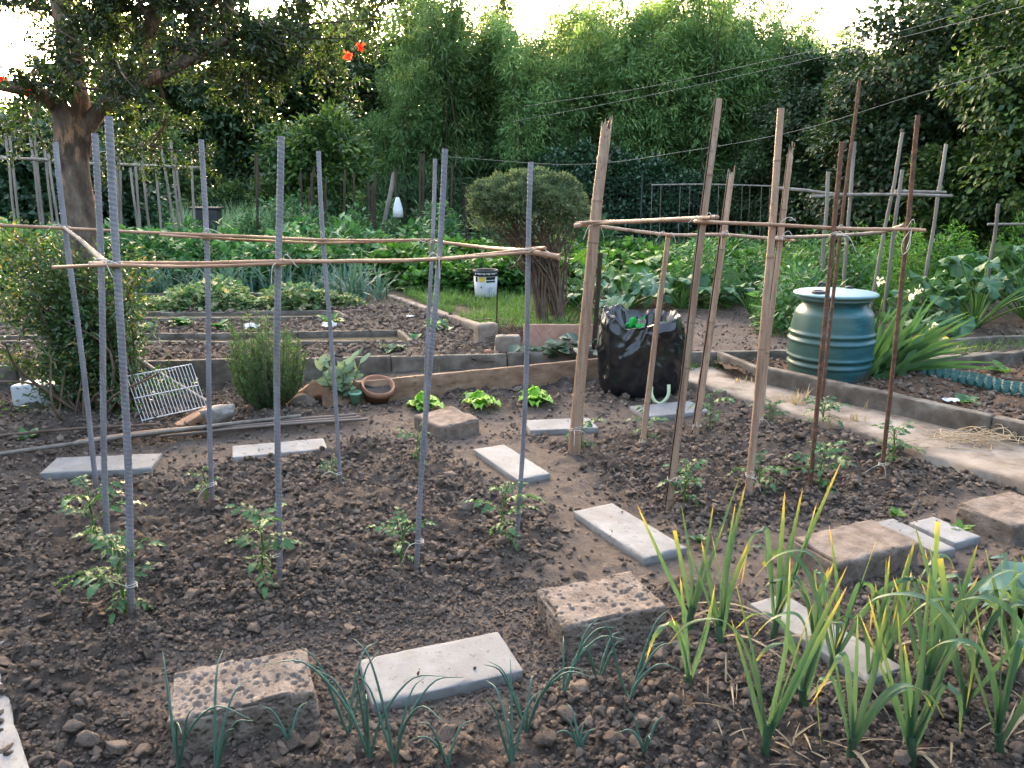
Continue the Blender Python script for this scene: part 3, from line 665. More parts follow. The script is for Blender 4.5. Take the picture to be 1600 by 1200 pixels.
big = [(75, 975, .055), (840, 830, .05), (250, 905, .04), (115, 1085, .055), (60, 1085, .05), (228, 1180, .05), (905, 900, .04), (740, 805, .045), (530, 865, .04), (545, 990, .05), (1085, 715, .045), (1245, 700, .05), (475, 770, .04),
       (1155, 800, .045), (1290, 745, .045), (1400, 770, .05), (1180, 740, .04), (1335, 765, .04), (160, 1050, .05), (180, 1170, .055), (490, 1170, .05), (900, 1085, .05), (855, 1160, .055), (1000, 1165, .05), (960, 1180, .05), (700, 1150, .05), (120, 1150, .05), (40, 1020, .045), (200, 840, .045), (300, 940, .045), (500, 940, .04), (580, 945, .04), (620, 905, .04), (720, 880, .045), (930, 760, .04), (400, 990, .045), (560, 800, .045), (350, 830, .045), (215, 775, .04), (700, 760, .05)]
for i, (x, y, s) in enumerate(big):
    g = G(x, y); g[2] = float(zA(np.array([g[0]]), np.array([g[1]]))[0])+s*.2
    tag(link('soil_clod', CL[i % 9], tuple(g), rot=(random.uniform(-.3, .3), random.uniform(-.3, .3), random.uniform(0, 6)), sc=s*random.uniform(.6, .9)),
        'large dry brown clod standing proud of the crumbly soil', 'clod', 'largest clods of the front bed')

# ================================================================== stakes, canes and ties
ORD = 'first second third fourth fifth sixth seventh eighth ninth tenth eleventh twelfth thirteenth fourteenth fifteenth sixteenth seventeenth'.split()
def rebar_mesh(mb, a, b, r=.0105):
    a, b = np.asarray(a), np.asarray(b); L = np.linalg.norm(b-a); n = int(L/.0048); k = 10
    tt = np.linspace(0, 1, n); path = a+(b-a)*tt[:, None]; path = path+(.007*np.sin(tt*math.pi*1.3+a[0]*5)+.004*np.sin(tt*7+a[1]*9))[:, None]*np.array([1, .4, 0]); T, N, B = frames(path)
    ang = np.arange(k)*2*math.pi/k; z = np.linspace(0, L, n)
    rib = np.clip(np.sin(2*math.pi*z[:, None]/.017+ang[None]*1.0)*2.0-.7, 0, 1)*np.abs(np.cos(ang))[None]**.4
    rr = r*(1+.22*rib)+r*.13*(np.abs(np.cos(ang-math.pi/2)) > .97)[None]
    v = path[:, None]+rr[..., None]*(np.cos(ang)[None, :, None]*N[:, None]+np.sin(ang)[None, :, None]*B[:, None])
    i, j = np.meshgrid(np.arange(n-1), np.arange(k), indexing='ij'); j2 = (j+1) % k
    mb.add(v, np.stack([i*k+j, i*k+j2, (i+1)*k+j2, (i+1)*k+j], -1).reshape(-1, 4))
    mb.add(np.concatenate([v[-1], path[-1:]]), np.stack([np.arange(k), (np.arange(k)+1) % k, np.full(k, k)], -1))
def twine(root, c, r, seed, d=(0, 0, 1), loops=3, tails=2, tl=.09):
    rr = np.random.default_rng(seed); mb = MB(); t = np.linspace(0, loops*2*math.pi, loops*14)
    tl_ = rr.uniform(-.5, .5)
    w = np.stack([np.cos(t)*r, np.sin(t)*r, (t/t[-1]-.5)*.02+np.cos(t+1)*r*tl_], -1)+c
    tube(mb, w, .0016, 4)
    for k in range(tails):
        s = c+np.array([rr.uniform(-1, 1)*r, -r, 0]); e = s+np.array([rr.uniform(-1, 1)*tl, -rr.uniform(.01, .04), rr.uniform(-1, .45)*tl]); m_ = (s+e)/2+np.array([0, -.02, .02+.02*rr.random()])
        tube(mb, curve([s, m_, e], 8), .0017, 4)
    part('twine', mb, M['twine'], root)
def on(a, b, px, py):
    """point of the stake a-b seen at that height in the picture (stakes stand at nearly constant Y)"""
    best = min(np.linspace(0, 1, 200), key=lambda t: abs(proj(a+(b-a)*t)[1]-py)); return a+(b-a)*best
def proj(p):
    q = np.asarray(p)-np.array([0, 0, CAM_H]); f = q[1]*cp-q[2]*sp; u = q[1]*sp+q[2]*cp
    return 800+FPX*q[0]/f, 600-FPX*u/f
STK = {}
def stake_ends(bx_, by_, tx, ty, dy=0, z=.0):
    b = G(bx_, by_, z); t = P(tx, ty, b[1]+dy); return b, t
REB = [('A', 208, 968, 170, 182, 'thick grey steel rod at the front left, through the largest tomato plant', .0125),
       ('B', 432, 922, 440, 213, 'grey ribbed steel rod in the front row, second from the left', .0115),
       ('C', 652, 905, 692, 232, 'grey ribbed steel rod in the front row leaning to the right', .0105),
       ('D', 807, 858, 833, 253, 'grey ribbed steel rod at the right end of the front row', .0105),
       ('E', 150, 770, 90, 222, 'leftmost grey ribbed steel rod, leaning left before the tree trunk', .0125),
       ('F', 174, 885, 146, 208, 'grey ribbed steel rod just right of the tree trunk', .0115),
       ('G', 334, 795, 313, 218, 'grey ribbed steel rod standing before the black crate', .0115),
       ('H', 531, 765, 500, 236, 'thin grey steel rod in the back row by the sage plant', .0105),
       ('I', 665, 728, 677, 248, 'thin grey steel rod half hidden behind a leaning one', .0105)]
TIES = {'A': [(412, 1), (912, 0)], 'B': [(410, 1), (868, 0)], 'C': [(404, 1), (845, 0)], 'D': [(394, 1), (800, 0)], 'E': [(358, 1)], 'G': [(367, 1), (755, 0)], 'H': [(377, 1), (740, 0)], 'I': [(379, 1)], 'F': []}
for k, bx0, by0, tx, ty, l, r in REB:
    a, b = stake_ends(bx0, by0, tx, ty); STK[k] = (a, b)
    root = thing('steel_rod', l, 'garden stake', a, 'grey steel rods of the left frame'); mb = MB(); rebar_mesh(mb, a-(b-a)*.06, b, r); part('shaft', mb, M['rebar'], root)
    for i, (py, tails) in enumerate(TIES[k]):
        twine(root, on(a, b, 0, py), r*1.6, sum(map(ord, k))*7+i, tails=2 if tails else 1, loops=2)
def cane(label, pts, r0, r1, name='cane', mat='cane', cat='cane', group=None, n=24, nodes=.22, parts=None):
    pts = [np.asarray(p) for p in pts]; path = curve(pts, n); L = np.sum(np.linalg.norm(np.diff(path, axis=0), axis=1)); s = np.linspace(0, 1, n)
    fine = curve(pts, 90); s = np.linspace(0, L, 90); rad = np.linspace(r0, r1, 90)
    fine = fine+(.004*fbm(np.stack([s*2, s*0+r0*900, s*0], -1), 2, int(L*100)))[:, None]*np.array([0, .3, 1])
    if nodes: rad = rad*(1+.16*np.exp(-(((s % nodes)-nodes/2)/.010)**2))
    mb = MB(); tube(mb, fine, rad, 8, np.clip(1-.8*np.exp(-(((s % nodes)-nodes/2)/.007)**2), 0, 1) if nodes else 1.)
    return solo(name, mb, M[mat], tuple(pts[0]), label, cat, group)
def att(k, py, off=-.02):
    a, b = STK[k]; p = on(a, b, 0, py).copy(); p[1] += off; return p
gF = 'thin canes tied across the left frame'
YE, YI = STK['E'][0][1], STK['I'][0][1]
cane('long thin orange cane tied along the back row of grey rods', [P(-20, 351, YE-.02), att('E', 357), att('G', 366, -.03), att('H', 375, -.02), att('I', 376, .02)], .0085, .006, group=gF)
cane('second thin cane lying against the long back one', [P(250, 366, STK['G'][0][1]-.03), att('G', 371, -.03), att('H', 380, -.02), P(640, 377, YI)], .006, .0055, group=gF)
cane('short thick cane joining the back row to the front right rod', [att('I', 378, .03), P(760, 388, 4.1), att('D', 394, .03)+np.array([.0, 0, 0]), P(874, 401, 3.25)], .0085, .0125, group=gF)
cane('thin cane tied along the front row, upper of a pair', [P(140, 410, STK['A'][0][1]+.1), att('A', 411, .02), P(310, 411, 2.95), att('B', 407, -.02), att('C', 404, -.02), att('D', 391, -.02), P(852, 388, 3.2)], .0065, .0075, group=gF)
cane('thin cane tied along the front row, lower of a pair', [P(83, 418, STK['A'][0][1]+.15), att('A', 413, -.025), P(310, 416, 2.9), att('B', 412, -.03), P(560, 407, 3.0), att('C', 406, -.035), att('D', 395, -.035)], .006, .006, group=gF)
cane('short forked whitish stick bracing the left end of the frame', [P(100, 356, YE-.04), P(122, 373, YE-.4), P(143, 392, 3.3), P(165, 411, STK['A'][0][1]+.05), P(180, 413, STK['A'][0][1]-.01)], .008, .013, mat='greycane', group=gF, nodes=0)

# --- bamboo poles of the right-hand frame: nodes, split faces with a dark hollow, splintered tops
def bamboo(k, bx0, by0, tx, ty, r, label, split=0., ties=(), mat='bamboo', splinter=True, dy=0, node=.23):
    a, b = stake_ends(bx0, by0, tx, ty, dy); STK[k] = (a, b)
    L = np.linalg.norm(b-a); n = 110; s = np.linspace(-.05, L, n); d = (b-a)/L; path = a+d*s[:, None]
    path = path+(.006*fbm(np.stack([s*1.5, s*0+bx0, s*0], -1), 2, 4))[:, None]*np.array([1, .4, 0])
    ph = (bx0 % 7)/7*node; u = ((s+ph) % node)-node/2
    rad = r*(1-.18*s/L)*(1+.11*np.exp(-(u/.008)**2)-.05*np.exp(-((u-.016)/.008)**2))
    T, N, B = frames(path); K = 16
    a0 = math.radians(200 if split else 0); gap = split
    root = thing('bamboo_pole', label, 'bamboo pole', a, 'bamboo poles of the right frame')
    mb = MB()
    # front of the pole faces the camera (-Y): measure angles from +X
    X = np.array([1., 0, 0]); X = unit(X-d*np.dot(X, d)); Yv = np.cross(d, X)
    if split:
        ang = np.linspace(math.radians(195)+gap/2, math.radians(195)+2*math.pi-gap/2, K)
    else:
        ang = np.arange(K)*2*math.pi/K
    ring = lambda R: path[:, None]+R[:, None, None]*(np.cos(ang)[None, :, None]*X+np.sin(ang)[None, :, None]*Yv)
    V = ring(rad)
    if splinter:
        rr = np.random.default_rng(int(bx0)); cut = np.abs(vn(np.stack([np.arange(len(ang))*.9, np.zeros(len(ang)), np.full(len(ang), bx0*.1)], -1), 3))*.10+rr.random(len(ang))*.02
        V[-1] += d*(cut*1.1-.01)[:, None]
    m = len(ang); js = np.arange(m if not split else m-1); i, j = np.meshgrid(np.arange(n-1), js, indexing='ij'); j2 = (j+1) % m
    q = np.stack([i*m+j, i*m+j2, (i+1)*m+j2, (i+1)*m+j], -1).reshape(-1, 4)
    nodev = np.repeat(1-.95*np.exp(-((u+.004)/.006)**2), len(ang)); mb.add(V, q, np.clip(nodev, 0, 1))
    Wn = ring(rad*.80); Wn[-1] = V[-1]-(V[-1]-path[-1])*.2
    mb.add(Wn, q[:, ::-1], .5, 1)
    if split:
        for e in (0, m-1):
            vv = np.stack([V[:, e], Wn[:, e]], 1); i = np.arange(n-1)*2
            mb.add(vv, np.stack([i, i+1, i+3, i+2], -1), 1., 0)
    else:
        i = np.arange(m); vv = np.concatenate([V[-1], Wn[-1]]); mb.add(vv, np.stack([i, (i+1) % m, (i+1) % m+m, i+m], -1), 1.)
    part('culm', mb, [M[mat], M['bamboo_in']], root)
    for i, py in enumerate(ties): twine(root, on(a, b, 0, py), r*1.12, int(bx0)+i, tails=2, loops=2)
    return root
bamboo('J', 895, 712, 945, 206, .036, 'thickest bamboo pole with a jagged top, left of the black bag', 0, (352, 670))
bamboo('K', 1002, 703, 1044, 366, .019, 'shortest bamboo pole, in front of the black bag', 0, (362, 690), splinter=False)
bamboo('L', 1045, 792, 1122, 154, .021, 'tallest split bamboo pole, leaning over the right part of the black bag', 1.0, (344, 748), splinter=False)
bamboo('M', 1086, 684, 1141, 275, .026, 'split bamboo pole with a forked top right of the black bag', 1.0, (366, 665))
bamboo('N', 1169, 775, 1221, 169, .020, 'tall reddish bamboo pole left of the barrel', 0, (352, 742), splinter=False)
bamboo('O', 1184, 672, 1234, 246, .023, 'paler bamboo pole with a splintered top behind the reddish one', .7, (372, 655))
def rusty(k, bx0, by0, tx, ty, r, label, ties=()):
    a, b = stake_ends(bx0, by0, tx, ty); STK[k] = (a, b)
    root = thing('rusty_rod', label, 'garden stake', a, 'rusty rods of the right frame'); mb = MB(); s = np.linspace(-.03, 1, 60)
    p = a+(b-a)*s[:, None]; p = p+(.006*fbm(np.stack([s*3, s*0+bx0, s*0], -1), 2, 6))[:, None]*np.array([1, .3, 0])
    tube(mb, p, r, 8); part('shaft', mb, M['rust'], root)
    for i, py in enumerate(ties): twine(root, on(a, b, 0, py), r*1.5, int(bx0)+i, tails=2, loops=2, tl=.12)
rusty('P1', 1264, 768, 1315, 221, .0125, 'rusty rod in front of the barrel, the nearer of two crossing', (366,))
rusty('P2', 1281, 650, 1342, 126, .0125, 'tallest rusty rod, crossing behind another before the barrel', (358,))
rusty('P3', 1376, 745, 1435, 180, .0125, 'rusty rod right of the barrel with a loop of twine hanging from it', (358, 725))
gR = 'canes tied across the right frame'
cane('brown cane from the thickest bamboo pole to the tallest one', [P(897, 352, 4.55), att('J', 349, -.05), att('L', 341, -.035), P(1112, 339, 3.7)], .012, .010, mat='bamboo', group=gR)
cane('second brown cane bound beside it at the left', [P(900, 348, 4.6), att('J', 346, -.06), P(1040, 345, 4.1), att('L', 347, .03)], .009, .008, mat='bamboo', group=gR)
cane('long thin cane along the front of the right frame', [P(1085, 345, 3.82), att('L', 346, -.03), att('N', 353, -.028), att('P2', 358, .02)*0+P(1320, 357, 4.05), att('P3', 358, -.02), P(1446, 360, 4.2)], .0085, .009, mat='cane', group=gR)
cane('cane along the back of the right frame behind the bag', [P(899, 353, 4.72), att('J', 354, .04), att('K', 362, -.02), att('M', 366, -.03), att('O', 373, -.03), P(1242, 375, 5.0)], .010, .009, mat='bamboo', group=gR)
cane('bent greyish cane rising to the right end of the right frame', [P(1205, 370, 5.1), att('O', 371, .03), P(1310, 367, 4.7), P(1375, 362, 4.5), att('P3', 351, .03)], .010, .011, mat='greycane', group=gR)
# hanging loop of twine with a dry leaf
mb = MB(); c0 = att('P3', 360, -.03); tube(mb, curve([c0, c0+[-.03, 0, -.06], c0+[-.02, 0, -.12], c0+[.012, 0, -.08], c0+[.008, 0, 0]], 16), .002, 4)
solo('twine_loop', mb, M['twine'], tuple(c0), 'loose loop of pale twine hanging on the rusty rod right of the barrel', 'twine')

# --- frames of canes farther back
def poles(spec, Y, name, mat, cat, group, lab, r, z0=.2):
    for i, (bx0, by0, tx, ty) in enumerate(spec):
        b = P(bx0, by0, Y+.3*((i*37) % 5-2)/2); t = P(tx, ty, b[1]); dirv = (t-b)/(t[2]-b[2]); b = b-dirv*(b[2]-z0)
        s = np.linspace(0, 1, 40); mb = MB(); L = np.linalg.norm(t-b); q = b+(t-b)*s[:, None]+(.008*fbm(np.stack([s*4, s*0+i, s*0], -1), 2, 9))[:, None]*np.array([1, 0, 0])
        tube(mb, q, r*(1+.15*np.exp(-(((s*L) % .25-.12)/.012)**2)), 7)
        solo(name, mb, M[mat], tuple(b), lab[i] if isinstance(lab, list) else lab, cat, group)
gB = 'grey canes of the frame behind the barrel'
poles([(1283, 440, 1294, 268), (1318, 440, 1334, 221), (1368, 440, 1411, 206), (1392, 400, 1410, 265), (1446, 430, 1478, 225)], 8.6, 'grey_cane', 'greycane', 'cane', gB,
      ['grey cane upright left of the rusty rods behind the barrel', 'mottled grey cane upright just behind the crossing rusty rods', 'leaning grey cane with a knot behind the right rusty rod', 'short grey cane tied with green cord behind the right frame', 'rightmost grey cane of the frame behind the barrel'], .019)
for l, pts in (('grey crossbar at the left of the frame behind the barrel', [P(1208, 293, 8.5), P(1255, 297, 8.5), P(1300, 303, 8.5), P(1330, 304, 8.5)]),
               ('long grey crossbar of the frame behind the barrel', [P(1266, 307, 8.48), P(1320, 305, 8.5), P(1400, 304, 8.5), P(1487, 306, 8.5)]),
               ('short grey crossbar bound above the long one at the right', [P(1398, 299, 8.55), P(1478, 301, 8.55)])):
    cane(l, pts, .018, .015, 'grey_cane', 'greycane', 'cane', gB)
poles([(1540, 460, 1560, 318)], 8.8, 'grey_cane', 'greycane', 'cane', None, ['single upright cane over the squash leaves at the right edge'], .018)
cane('level cane at the right edge tied to the single upright', [P(1543, 350, 8.78), P(1640, 350, 8.8)], .014, .013, 'grey_cane', 'greycane')
gL = 'grey canes of the far left frame'
poles([(22, 340, 8, 208), (28, 335, 14, 212), (62, 335, 46, 202), (66, 335, 54, 212), (80, 335, 69, 230), (88, 332, 76, 240), (185, 340, 181, 220), (190, 340, 186, 232), (213, 340, 203, 262), (217, 330, 211, 250), (232, 345, 219, 220), (250, 335, 243, 240), (272, 345, 250, 225), (278, 345, 267, 219), (284, 345, 274, 240), (304, 345, 298, 234), (141, 330, 136, 214)], 13.5, 'grey_cane', 'greycane', 'cane', gL,
      ['thin grey upright cane of the far left bean frame, %s from the left' % ORD[i] for i in (0, 1, 2, 3, 4, 5, 7, 8, 9, 10, 11, 12, 13, 14, 15, 16, 6)], .02)
for i, (l, pts) in enumerate((('long grey crossbar of the far left frame, left of the trunk', [P(-15, 248, 13.3), P(60, 249, 13.3), P(100, 254, 13.3), P(180, 256, 13.3)]), ('long grey crossbar of the far left frame, right of the trunk', [P(140, 256, 13.3), P(230, 259, 13.3), P(312, 262, 13.3)]), ('second crossbar lying under the left one', [P(-15, 243, 13.5), P(20, 247, 13.5), P(130, 255, 13.5)]))):
    cane(l, pts, .022, .02, 'grey_cane', 'greycane', 'cane', gL)
poles([(402, 390, 402, 240), (405, 390, 398, 242), (473, 390, 470, 270), (490, 380, 487, 270), (508, 345, 509, 285), (537, 390, 540, 265), (553, 385, 553, 268), (580, 380, 575, 287), (582, 380, 582, 287), (585, 390, 586, 270), (657, 390, 657, 240), (661, 390, 663, 240), (705, 380, 706, 255), (728, 360, 728, 290), (470, 385, 492, 262), (620, 385, 618, 262)], 15.5, 'stake', 'darkbark', 'stake', 'stakes before the far fence',
      'thin dark stake among the far tomato plants before the fence', .022)
poles([(604, 330, 616, 270)], 16.5, 'plank_stake', 'greycane', 'stake', None, ['pair of grey laths leaning together before the far fence'], .045)
# trellis of hanging strings before the fence
tr = thing('string_trellis', 'white level bar with strings hanging from it before the far fence', 'trellis', P(1120, 345, 13.5)*[1, 1, 0]+[0, 0, .3])
mb = MB(); tube(mb, curve([P(1018, 289, 13.5), P(1100, 288, 13.5), P(1215, 291, 13.5)], 12), .014, 6); part('bar', mb, M['greycane'], tr)
for x in (1019, 1033, 1063, 1078, 1100, 1123, 1140, 1160, 1172, 1190, 1203):
    mb = MB(); tube(mb, [P(x, 289, 13.5), P(x-3, 372, 13.5)], .004, 4); part('string', mb, M['greycane'], tr)

# ================================================================== man-made objects
# --- barrel with lid
bc = np.array([2.55, 6.20, .045])
root = thing('water_barrel', 'blue-green plastic water barrel with hoops and a pale lid', 'barrel', bc)
R0 = .325; prof = [(0, 0), (.25, 0), (.265, .02)]
zs = np.linspace(.03, .70, 70)
for z in zs:
    t = z/.72; r = .262+.060*math.sin(math.pi*min(1, t*.93+.05))**.8
    for zc in (.20, .26, .40, .46): r += .013*math.exp(-((z-zc)/.012)**2)
    r -= .008*math.exp(-((z-.23)/.018)**2)+.008*math.exp(-((z-.43)/.018)**2)
    if z > .62: r -= .050*((z-.62)/.08)**1.5
    prof.append((r, z))
prof += [(.258, .715), (.258, .74), (.27, .745), (.27, .765), (.25, .77), (.2, .77)]
mb = MB(); lathe(mb, [(r_, z_*.95) for r_, z_ in prof], 64, bc); part('body', mb, M['barrel'], root)
mb = MB(); lathe(mb, [(.271, .735), (.281, .740), (.281, .766), (.271, .77)], 64, bc-[0, 0, .038]); part('ring', mb, M['lid'], root)
mb = MB(); lathe(mb, [(.25, .772), (.312, .768), (.318, .776), (.315, .786), (.30, .792), (.15, .803), (0, .806)], 64, bc-[0, 0, .038]); lid = part('lid', mb, M['lid'], root)
mb = MB(); lathe(mb, [(.055, .797), (.055, .812), (.045, .815), (.043, .808), (0, .808)], 24, bc+np.array([-.18, -.12, -.038]))
cap_ = link('cap', mb.mesh('cap', M['dark_plastic'], True, tuple(bc)), (0, 0, 0), lid)
mb = MB(); lathe(mb, [(.03, .797), (.03, .815), (0, .817)], 20, bc+np.array([.17, .16, -.038])); link('cap', mb.mesh('cap', M['dark_plastic'], True, tuple(bc)), (0, 0, 0), lid)
mb = MB(); tube(mb, curve([bc+[-.06, .02, .76], bc+[-.075, .0, .80], bc+[-.11, .03, .82], bc+[-.12, .05, .79]], 10), .011, 6); link('handle', mb.mesh('handle', M['dark_plastic'], True, tuple(bc)), (0, 0, 0), lid)

# --- black bag with carrying loop and green plastic inside
gc = np.array([1.03, 6.16, .0])
root = thing('black_bag', 'crumpled black plastic garden bag with a pale green handle and green scraps inside', 'bag', gc)
nz, na = 110, 170
tz = np.linspace(0, 1, nz); an = np.arange(na)*2*math.pi/na; A, Z = np.meshgrid(an, tz)
rim = .62+.03*np.sin(A*2+2.2)+.02*np.cos(A-1.6)+.03*vn(np.stack([np.cos(A)*2.2, np.sin(A)*2.2, A*0], -1), 3)+.02*vn(np.stack([np.cos(A)*6, np.sin(A)*6, A*0], -1), 4)
zz = Z*rim
q = np.stack([np.cos(A)*2.0, np.sin(A)*2.0, Z*4.], -1)
fold_ = fbm(np.stack([np.cos(A)*1.6+Z, np.sin(A)*1.6, Z*2.6+np.sin(A*2)], -1), 2, 14)
crease = 1-np.abs(vn(np.stack([np.cos(A)*2.2, np.sin(A)*2.2, Z*3.4+1.6*np.sin(A*2.+.6)], -1), 15))*2
cr2 = 1-np.abs(vn(np.stack([np.cos(A)*5, np.sin(A)*5, Z*7+2.3*np.sin(A*2+1)], -1), 25))*2
rr = .300+.030*np.sin(math.pi*np.minimum(1, Z*1.25))+.030*fold_+.022*np.clip(crease, -.6, 1)*(.3+Z*.7)+.004*np.clip(cr2, -1, .7)+.007*(1-np.abs(vn(np.stack([np.cos(A)*4+Z*3, np.sin(A)*4, Z*6+2*np.cos(A)], -1), 35)))**4-.02*np.clip(Z-.86, 0, 1)/.14
rr *= 1-.10*np.exp(-Z/.035)
bx0 = gc[0]+rr*np.cos(A)*1.02; by0 = gc[1]+rr*np.sin(A)*.86
V = np.stack([bx0, by0, zz], -1)
i, j = np.meshgrid(np.arange(nz-1), np.arange(na), indexing='ij'); j2 = (j+1) % na
mb = MB(); mb.add(V, np.stack([i*na+j, i*na+j2, (i+1)*na+j2, (i+1)*na+j], -1).reshape(-1, 4))
inn = V[-1][None]+np.zeros((9, 1, 1)); 
for k in range(9):
    s = 1-.05*k-.012*math.sin(k); inn[k] = np.stack([gc[0]+(V[-1][:, 0]-gc[0])*s, gc[1]+(V[-1][:, 1]-gc[1])*s, V[-1][:, 2]+(.012 if k == 1 else 0)-.028*max(0, k-1)*1.2+.010*vn(np.stack([np.cos(an)*5, np.sin(an)*5, an*0+k*.6], -1), 8)], -1)
i, j = np.meshgrid(np.arange(8), np.arange(na), indexing='ij'); j2 = (j+1) % na
mb.add(inn, np.stack([i*na+j, i*na+j2, (i+1)*na+j2, (i+1)*na+j], -1).reshape(-1, 4))
mb.add(np.concatenate([inn[-1], [[gc[0], gc[1], .40]]]), np.stack([np.arange(na), (np.arange(na)+1) % na, np.full(na, na)], -1))
part('sack', mb, M['black_plastic'], root)
def strap(pts, w, root, mat, name='handle', wd_=(1, 0, 0)):
    path = curve(pts, 18); mb = MB(); T = unit(np.gradient(path, axis=0)); S = unit(np.cross(T, np.array([0, 1., 0.])))
    v = np.stack([path-S*w/2, path+S*w/2, path+S*w/2+[0, .004, 0], path-S*w/2+[0, .004, 0]], 1); n = len(path)
    f = [[i*4+a, i*4+(a+1) % 4, i*4+4+(a+1) % 4, i*4+4+a] for i in range(n-1) for a in range(4)]
    mb.add(v, f); return part(name, mb, M[mat], root)
fy = gc[1]-.285
strap([P(1018, 604, fy), P(1018, 616, fy-.02), P(1024, 628, fy-.03), P(1034, 630, fy-.03), P(1044, 618, fy-.02), P(1045, 601, fy)], .026, root, 'pale_green')
for px, py, s, nm, mt in ((995, 505, .10, 'green_scrap', 'green_plastic'), (985, 512, .07, 'green_scrap', 'green_plastic'), (1033, 507, .06, 'green_scrap', 'green_plastic'), (1003, 502, .05, 'white_scrap', 'white'), (1001, 514, .045, 'white_scrap', 'white')):
    c = P(px, py, gc[1]-.12 if nm == 'green_scrap' else gc[1]-.19); r = np.random.default_rng(px); u, v = np.meshgrid(np.linspace(-1, 1, 8), np.linspace(-1, 1, 8), indexing='ij')
    mb = MB(); k = .35*vn(np.stack([u*1.4, v*1.4, u*0+px], -1), 4)
    grid_mesh(mb, c[0]+s*.6*u+s*.2*k, c[1]+s*k-.02*v, c[2]+s*.45*v+s*.25*vn(np.stack([u*2, v*0, u*0+px], -1), 6)); part(nm, mb, M[mt], root)

# --- white wire rack leaning by the bush
c0, c1, c2, c3 = P(198, 588, 5.42), P(299, 569, 5.62), P(322, 635, 5.45), P(222, 657, 5.28)
root = thing('wire_rack', 'white wire fridge rack tilted against the pomegranate suckers', 'rack', (c3[0], c3[1], .02))
mb = MB(); tube(mb, [c0, c1], .0045, 6); part('rim_wire', mb, M['white_metal'], root)
mb = MB(); tube(mb, [c3, c2], .0045, 6); part('rim_wire', mb, M['white_metal'], root)
mb = MB(); tube(mb, [(c0+c3)/2+[0, -.006, 0], (c1+c2)/2+[0, -.006, 0]], .004, 6); part('cross_wire', mb, M['white_metal'], root)
mb = MB(); tube(mb, [c3, c3+np.array([.01, -.005, -.05])], .0045, 6); part('foot', mb, M['white_metal'], root)
for i in range(20):
    t = i/19; mb = MB(); tube(mb, [c0+(c1-c0)*t, c3+(c2-c3)*t], .0027, 5); part('wire', mb, M['white_metal'], root)
# --- bundle of rods and a cane lying on the soil
for i, (x0, y0, x1, y1, r, mt, lab) in enumerate((
        (150, 688, 562, 652, .011, 'rebar', 'grey rod lying on the soil, outermost of the bundle'), (200, 682, 556, 648, .011, 'rebar', 'grey rod lying in the middle of the bundle on the soil'),
        (250, 682, 574, 655, .010, 'rebar', 'grey rod lying lowest in the bundle with its end furthest right'), (-60, 724, 470, 655, .013, 'greycane', 'long weathered cane lying under the bundle of rods'),
        (120, 690, 330, 666, .011, 'cane', 'short pale cane lying behind the bundle of rods'), (-40, 690, 250, 668, .010, 'twig', 'dark stick lying behind the bundle of rods at the left'))):
    a, b = G(x0, y0, .04), G(x1, y1, .045); mid = (a+b)/2+np.array([0, 0, .012]); mb = MB(); path = curve([a, mid, b], 40)
    path[:, 2] += min(.05, max(0., float(np.max(zA(path[:, 0], path[:, 1])-path[:, 2]))+r))
    tube(mb, path, r, 8); solo('lying_rod' if mt == 'rebar' else 'lying_cane', mb, M[mt], tuple(a), lab, 'rod' if mt == 'rebar' else 'cane')
# long sticks leaning through the bush
for l, pts, r, mt in (('long brown stick leaning down through the pomegranate suckers', [P(-5, 537, 6.3), P(120, 625, 5.7), P(225, 668, 5.35)], .017, 'twig'),
                      ('pale stick leaning behind the wire rack', [P(215, 560, 6.3), P(260, 590, 6.1), P(330, 632, 5.8)], .016, 'greycane'),
                      ('broken pale stick standing behind the suckers', [P(190, 462, 7.6), P(203, 447, 7.55), P(217, 432, 7.5)], .028, 'wood_red'),
                      ('brown stick crossing the suckers at the far left', [P(5, 600, 6.3), P(30, 530, 6.4), P(55, 470, 6.5)], .012, 'twig')):
    mb = MB(); tube(mb, curve(pts, 20), r, 8); solo('stick', mb, M[mt], tuple(pts[-1]), l, 'stick')
def rock(label, px, py, s, dims, seed, mat='stone', z=0., rz=0., rx=0., name='stone', cat='stone'):
    me = clod_mesh(seed, 3, mat, .12); g = G(px, py, z)
    return tag(link(name, me, (g[0], g[1], g[2]+s*dims[2]*.45), rot=(rx, 0, rz), sc=(s*dims[0], s*dims[1], s*dims[2])), label, cat)
rock('grey boulder at the lower right of the wire rack', 342, 664, .17, (1, .8, 1.1), 201)
rock('pinkish stone between rosemary and sage', 500, 628, .20, (1, .6, 1.0), 202, 'wood_red')
rock('pinkish stone face beside the rosemary foot', 470, 634, .12, (1, .6, .8), 203, 'tuff')
mb = MB(); block(mb, .26, .10, .06, .02, .006, .003, 10, seed=5, M=Matrix.Translation(tuple(P(305, 655, 5.35))) @ Matrix.Rotation(.75, 4, 'Z') @ Matrix.Rotation(-.35, 4, 'Y')); solo('wood_offcut', mb, M['wood_red'], tuple(G(300, 668)), 'reddish wood offcut leaning on the grey boulder', 'wood')
mb = MB(); block(mb, .26, .14, .012, .02, .003, .006, 6, seed=6, M=Mz(P(198, 668, 5.25), .1)); solo('dark_sheet', mb, M['dark_plastic'], tuple(P(198, 668, 5.25)), 'dark bent sheet lying under the suckers', 'sheet')
mb = MB(); c = G(105, 640, .05); block(mb, .85, .25, .16, .03, .02, .012, 6, seed=8, M=Mz((c[0]-.1, c[1]+.35, .09), .06)); solo('white_stone', mb, M['white'], tuple(c), 'whitewashed stone glimpsed behind the pomegranate suckers', 'stone')
